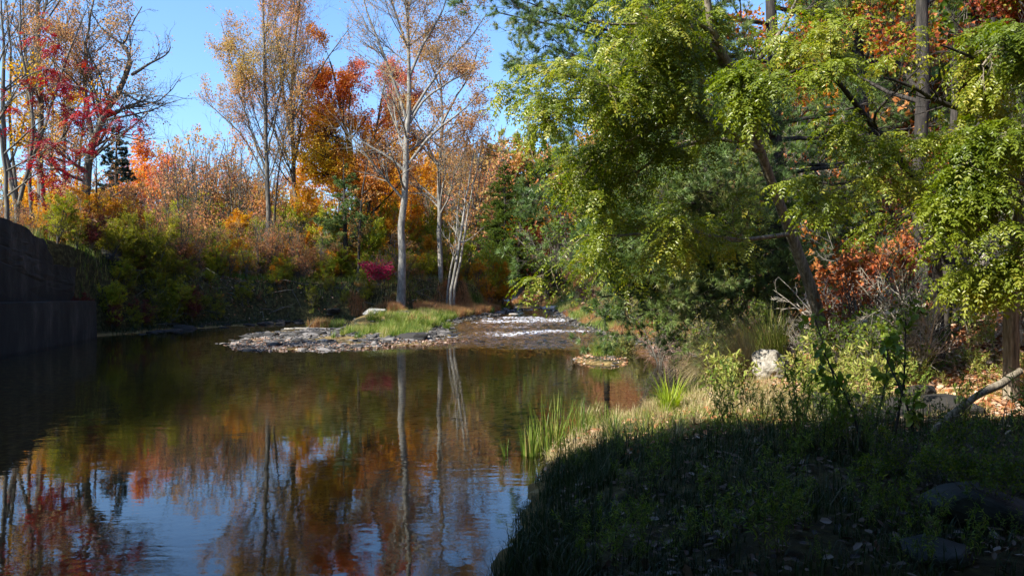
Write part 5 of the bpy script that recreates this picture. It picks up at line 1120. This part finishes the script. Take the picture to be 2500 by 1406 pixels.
tuft('grass_tuft', 'green grass tuft growing on the tiny stone islet', 'grass tuft', onground(2.35, 21.7), 480, .52, .011, .38, 1.0, GRASS, 502, hue=.45)
tuft('feather_grass', 'drooping straw-coloured plume of grass leaning over the water', 'grass tuft', P(1790, 945, 12.3), 1500, 1.1, .006, .3, 1.0, GRASS_B, 503, bend=(-.7, -.2))
tuft('feather_grass', 'greener drooping grass clump behind the straw-coloured plume', 'grass tuft', P(1870, 880, 14.4), 600, 1.0, .007, .3, 1.0, GRASS, 504, bend=(-.4, -.2))
for i, (px, py, n, h, lb) in enumerate([(1345, 1105, 70, .55, 'tallest clump of reeds standing in the pool at the tip of the near point'), (1295, 1110, 34, .36, 'short reeds left of the tallest clump in the pool'), (1415, 1085, 46, .5, 'reed clump between the tallest reeds and the grassy bank'), (1235, 1112, 7, .18, 'lone little reed sprout standing out in the pool'), (1475, 1060, 40, .36, 'low reeds at the sunny edge of the near point'), (1400, 1160, 50, .4, 'dim reeds rooted in the shaded water edge')]):
    x, y = (px - 1250) / F, 0; d = (H) / ((py - HY) / F)
    tuft('reed_clump', lb, 'reeds', (x * d, d, -.04), int(n * 1.3), h * 1.2, .011, .02 + n * .0022, .35, GRASS, 510 + i, hue=.3, group='reed clumps at the near point')
for i in range(26):
    px = rng.uniform(1420, 1700); py = rng.uniform(990, 1075); tuft('grass_clump', 'small mixed green and straw grass clump on the sunny near point', 'grass tuft', G(px, py), 60, .26, .006, .07, 1.1, GRASS if i % 3 else GRASS_B, 530 + i, group='grass clumps on the near point')
for i in range(22):
    px = rng.uniform(900, 1090); py = rng.uniform(775, 812); q = G(px, py); tuft('bar_clump', 'lush green grass clump on the upstream end of the gravel bar', 'grass tuft', q, 160, .5, .012, .2, 1.0, GRASS, 560 + i, hue=.35, group='grass clumps on the gravel bar')
for (px, py) in [(850, 812), (838, 820), (905, 768), (760, 770)]:
    tuft('bar_clump', 'isolated little grass clump amid the bare stones of the bar', 'grass tuft', G(px, py), 70, .38, .01, .12, .8, GRASS, 590 + px, hue=.5, group='isolated clumps on the bar stones')

# weeds with narrow leaves
def weed(seed, h, mat, L=.07, W=.22, nst=5, spread=.3, bark=None):
    r_ = np.random.default_rng(seed); t = thing('weed_plant', '', 'weed', (0, 0, 0)); mw = MB(); n = 7; tt = np.linspace(0, 1, n)[None]
    az = r_.uniform(0, 6.28, nst); sp = r_.uniform(.1, 1, nst) * spread; hh = h * r_.uniform(.6, 1, nst)
    pts = np.stack([np.cos(az)[:, None] * sp[:, None] * (.25 + tt ** 1.6), np.sin(az)[:, None] * sp[:, None] * (.25 + tt ** 1.6), hh[:, None] * tt], -1)
    rad = np.ones((nst, 1)) * .005 * np.linspace(1, .3, n)[None]; tubes(mw, pts, rad, 4)
    b1, r1 = grow(pts, rad, r_, 7, .25, ang=(42, 10), t=(.4, .98), up=.15, n=4, rmin=.002); tubes(mw, b1, r1, 3)
    mw.build('stems', bark or solid('weed_stem', [(.3, (.06, .05, .025)), (.7, (.16, .14, .06))], 9), t); ml = MB()
    for src, c in ((pts, 16 * nst), (b1, 34 * nst)):
        p, d, _ = along(src, r_, c, (.12, 1)); ax = norm(norm(r_.normal(size=p.shape)) + d * .6 + [0, 0, -.15]); LL = L * r_.uniform(.6, 1.2, c); leaves(ml, p, ax, norm(r_.normal(size=p.shape) * .5 + [0, 0, 1]), LL, LL * W, np.clip(r_.normal(.5, .22, c), 0, 1), 'oval')
    ml.build('foliage', mat, t); return t
WG = leafmat('weed_leaf', [(.04, .09, .012), (.09, .16, .02), (.18, .26, .03), (.30, .34, .06)], .35)
K_W = Kind([weed(600 + i, .8, WG) for i in range(4)])
K_W2 = Kind([weed(610 + i, .55, leafmat('pale_weed_leaf', [(.14, .20, .03), (.26, .31, .05), (.36, .36, .10), (.42, .30, .12)], .35), L=.06, W=.3) for i in range(3)])
rng = np.random.default_rng(66)
def sowp(K, n, px0, px1, py0, py1, s0, s1, label, group):
    for q in range(n):
        px = rng.uniform(px0, px1); py = rng.uniform(py0, py1)
        if K is K_W2 and 1800 < px < 1960 and py > 890: continue
        g = G(px, py); K.put(g - [0, 0, .02], rng.uniform(s0, s1), rng, label, group)
sowp(K_W, 12, 1690, 2050, 1020, 1130, .5, .95, 'narrow-leaved weed silhouetted against the sunny bank at the shade edge', 'weeds at the edge of the shade')
sowp(K_W2, 62, 1720, 2200, 880, 1040, .7, 1.3, 'pale sunlit weed growing thickly on the near bank', 'sunlit weeds on the near bank')
sowp(K_W, 11, 1960, 2480, 1020, 1120, .4, .8, 'dark weed beside the fallen limb', 'weeds by the fallen limb')
sowp(K_W2, 34, 2080, 2560, 800, 960, .5, .9, 'sparse leafy weed sprouting from the bright litter', 'weeds in the bright litter')
sowp(K_W, 60, 1380, 2480, 1120, 1400, .2, .45, 'small weed in the deep shade of the foreground', 'weeds in the foreground shade')
for i, (px, py, px2, py2) in enumerate([(2060, 1090, 1990, 780), (2180, 1075, 2210, 760), (2110, 1110, 2010, 860), (2240, 1100, 2150, 850), (2130, 1060, 2170, 800)]):
    g = G(px, py); top = P(px2, py2, g[1] + .2)
    tree('bare_sapling', 'thin dark bare stem springing from the shaded edge near the fallen limb', 'sapling', [(np.array([g, (g + top) / 2 + [.05, 0, 0], top]), [.012, .009, .004], True)], [dict(num=8, length=.25, ang=(40, 10), t=(.3, 1), up=.1, n=4, rmin=.003)],
         [dict(kind='oval', mat=WG, n=60, L=.07, hue=hue_noise(2), cl=.01)], BARK_DARK, 630 + i, group='thin dark stems by the fallen limb')
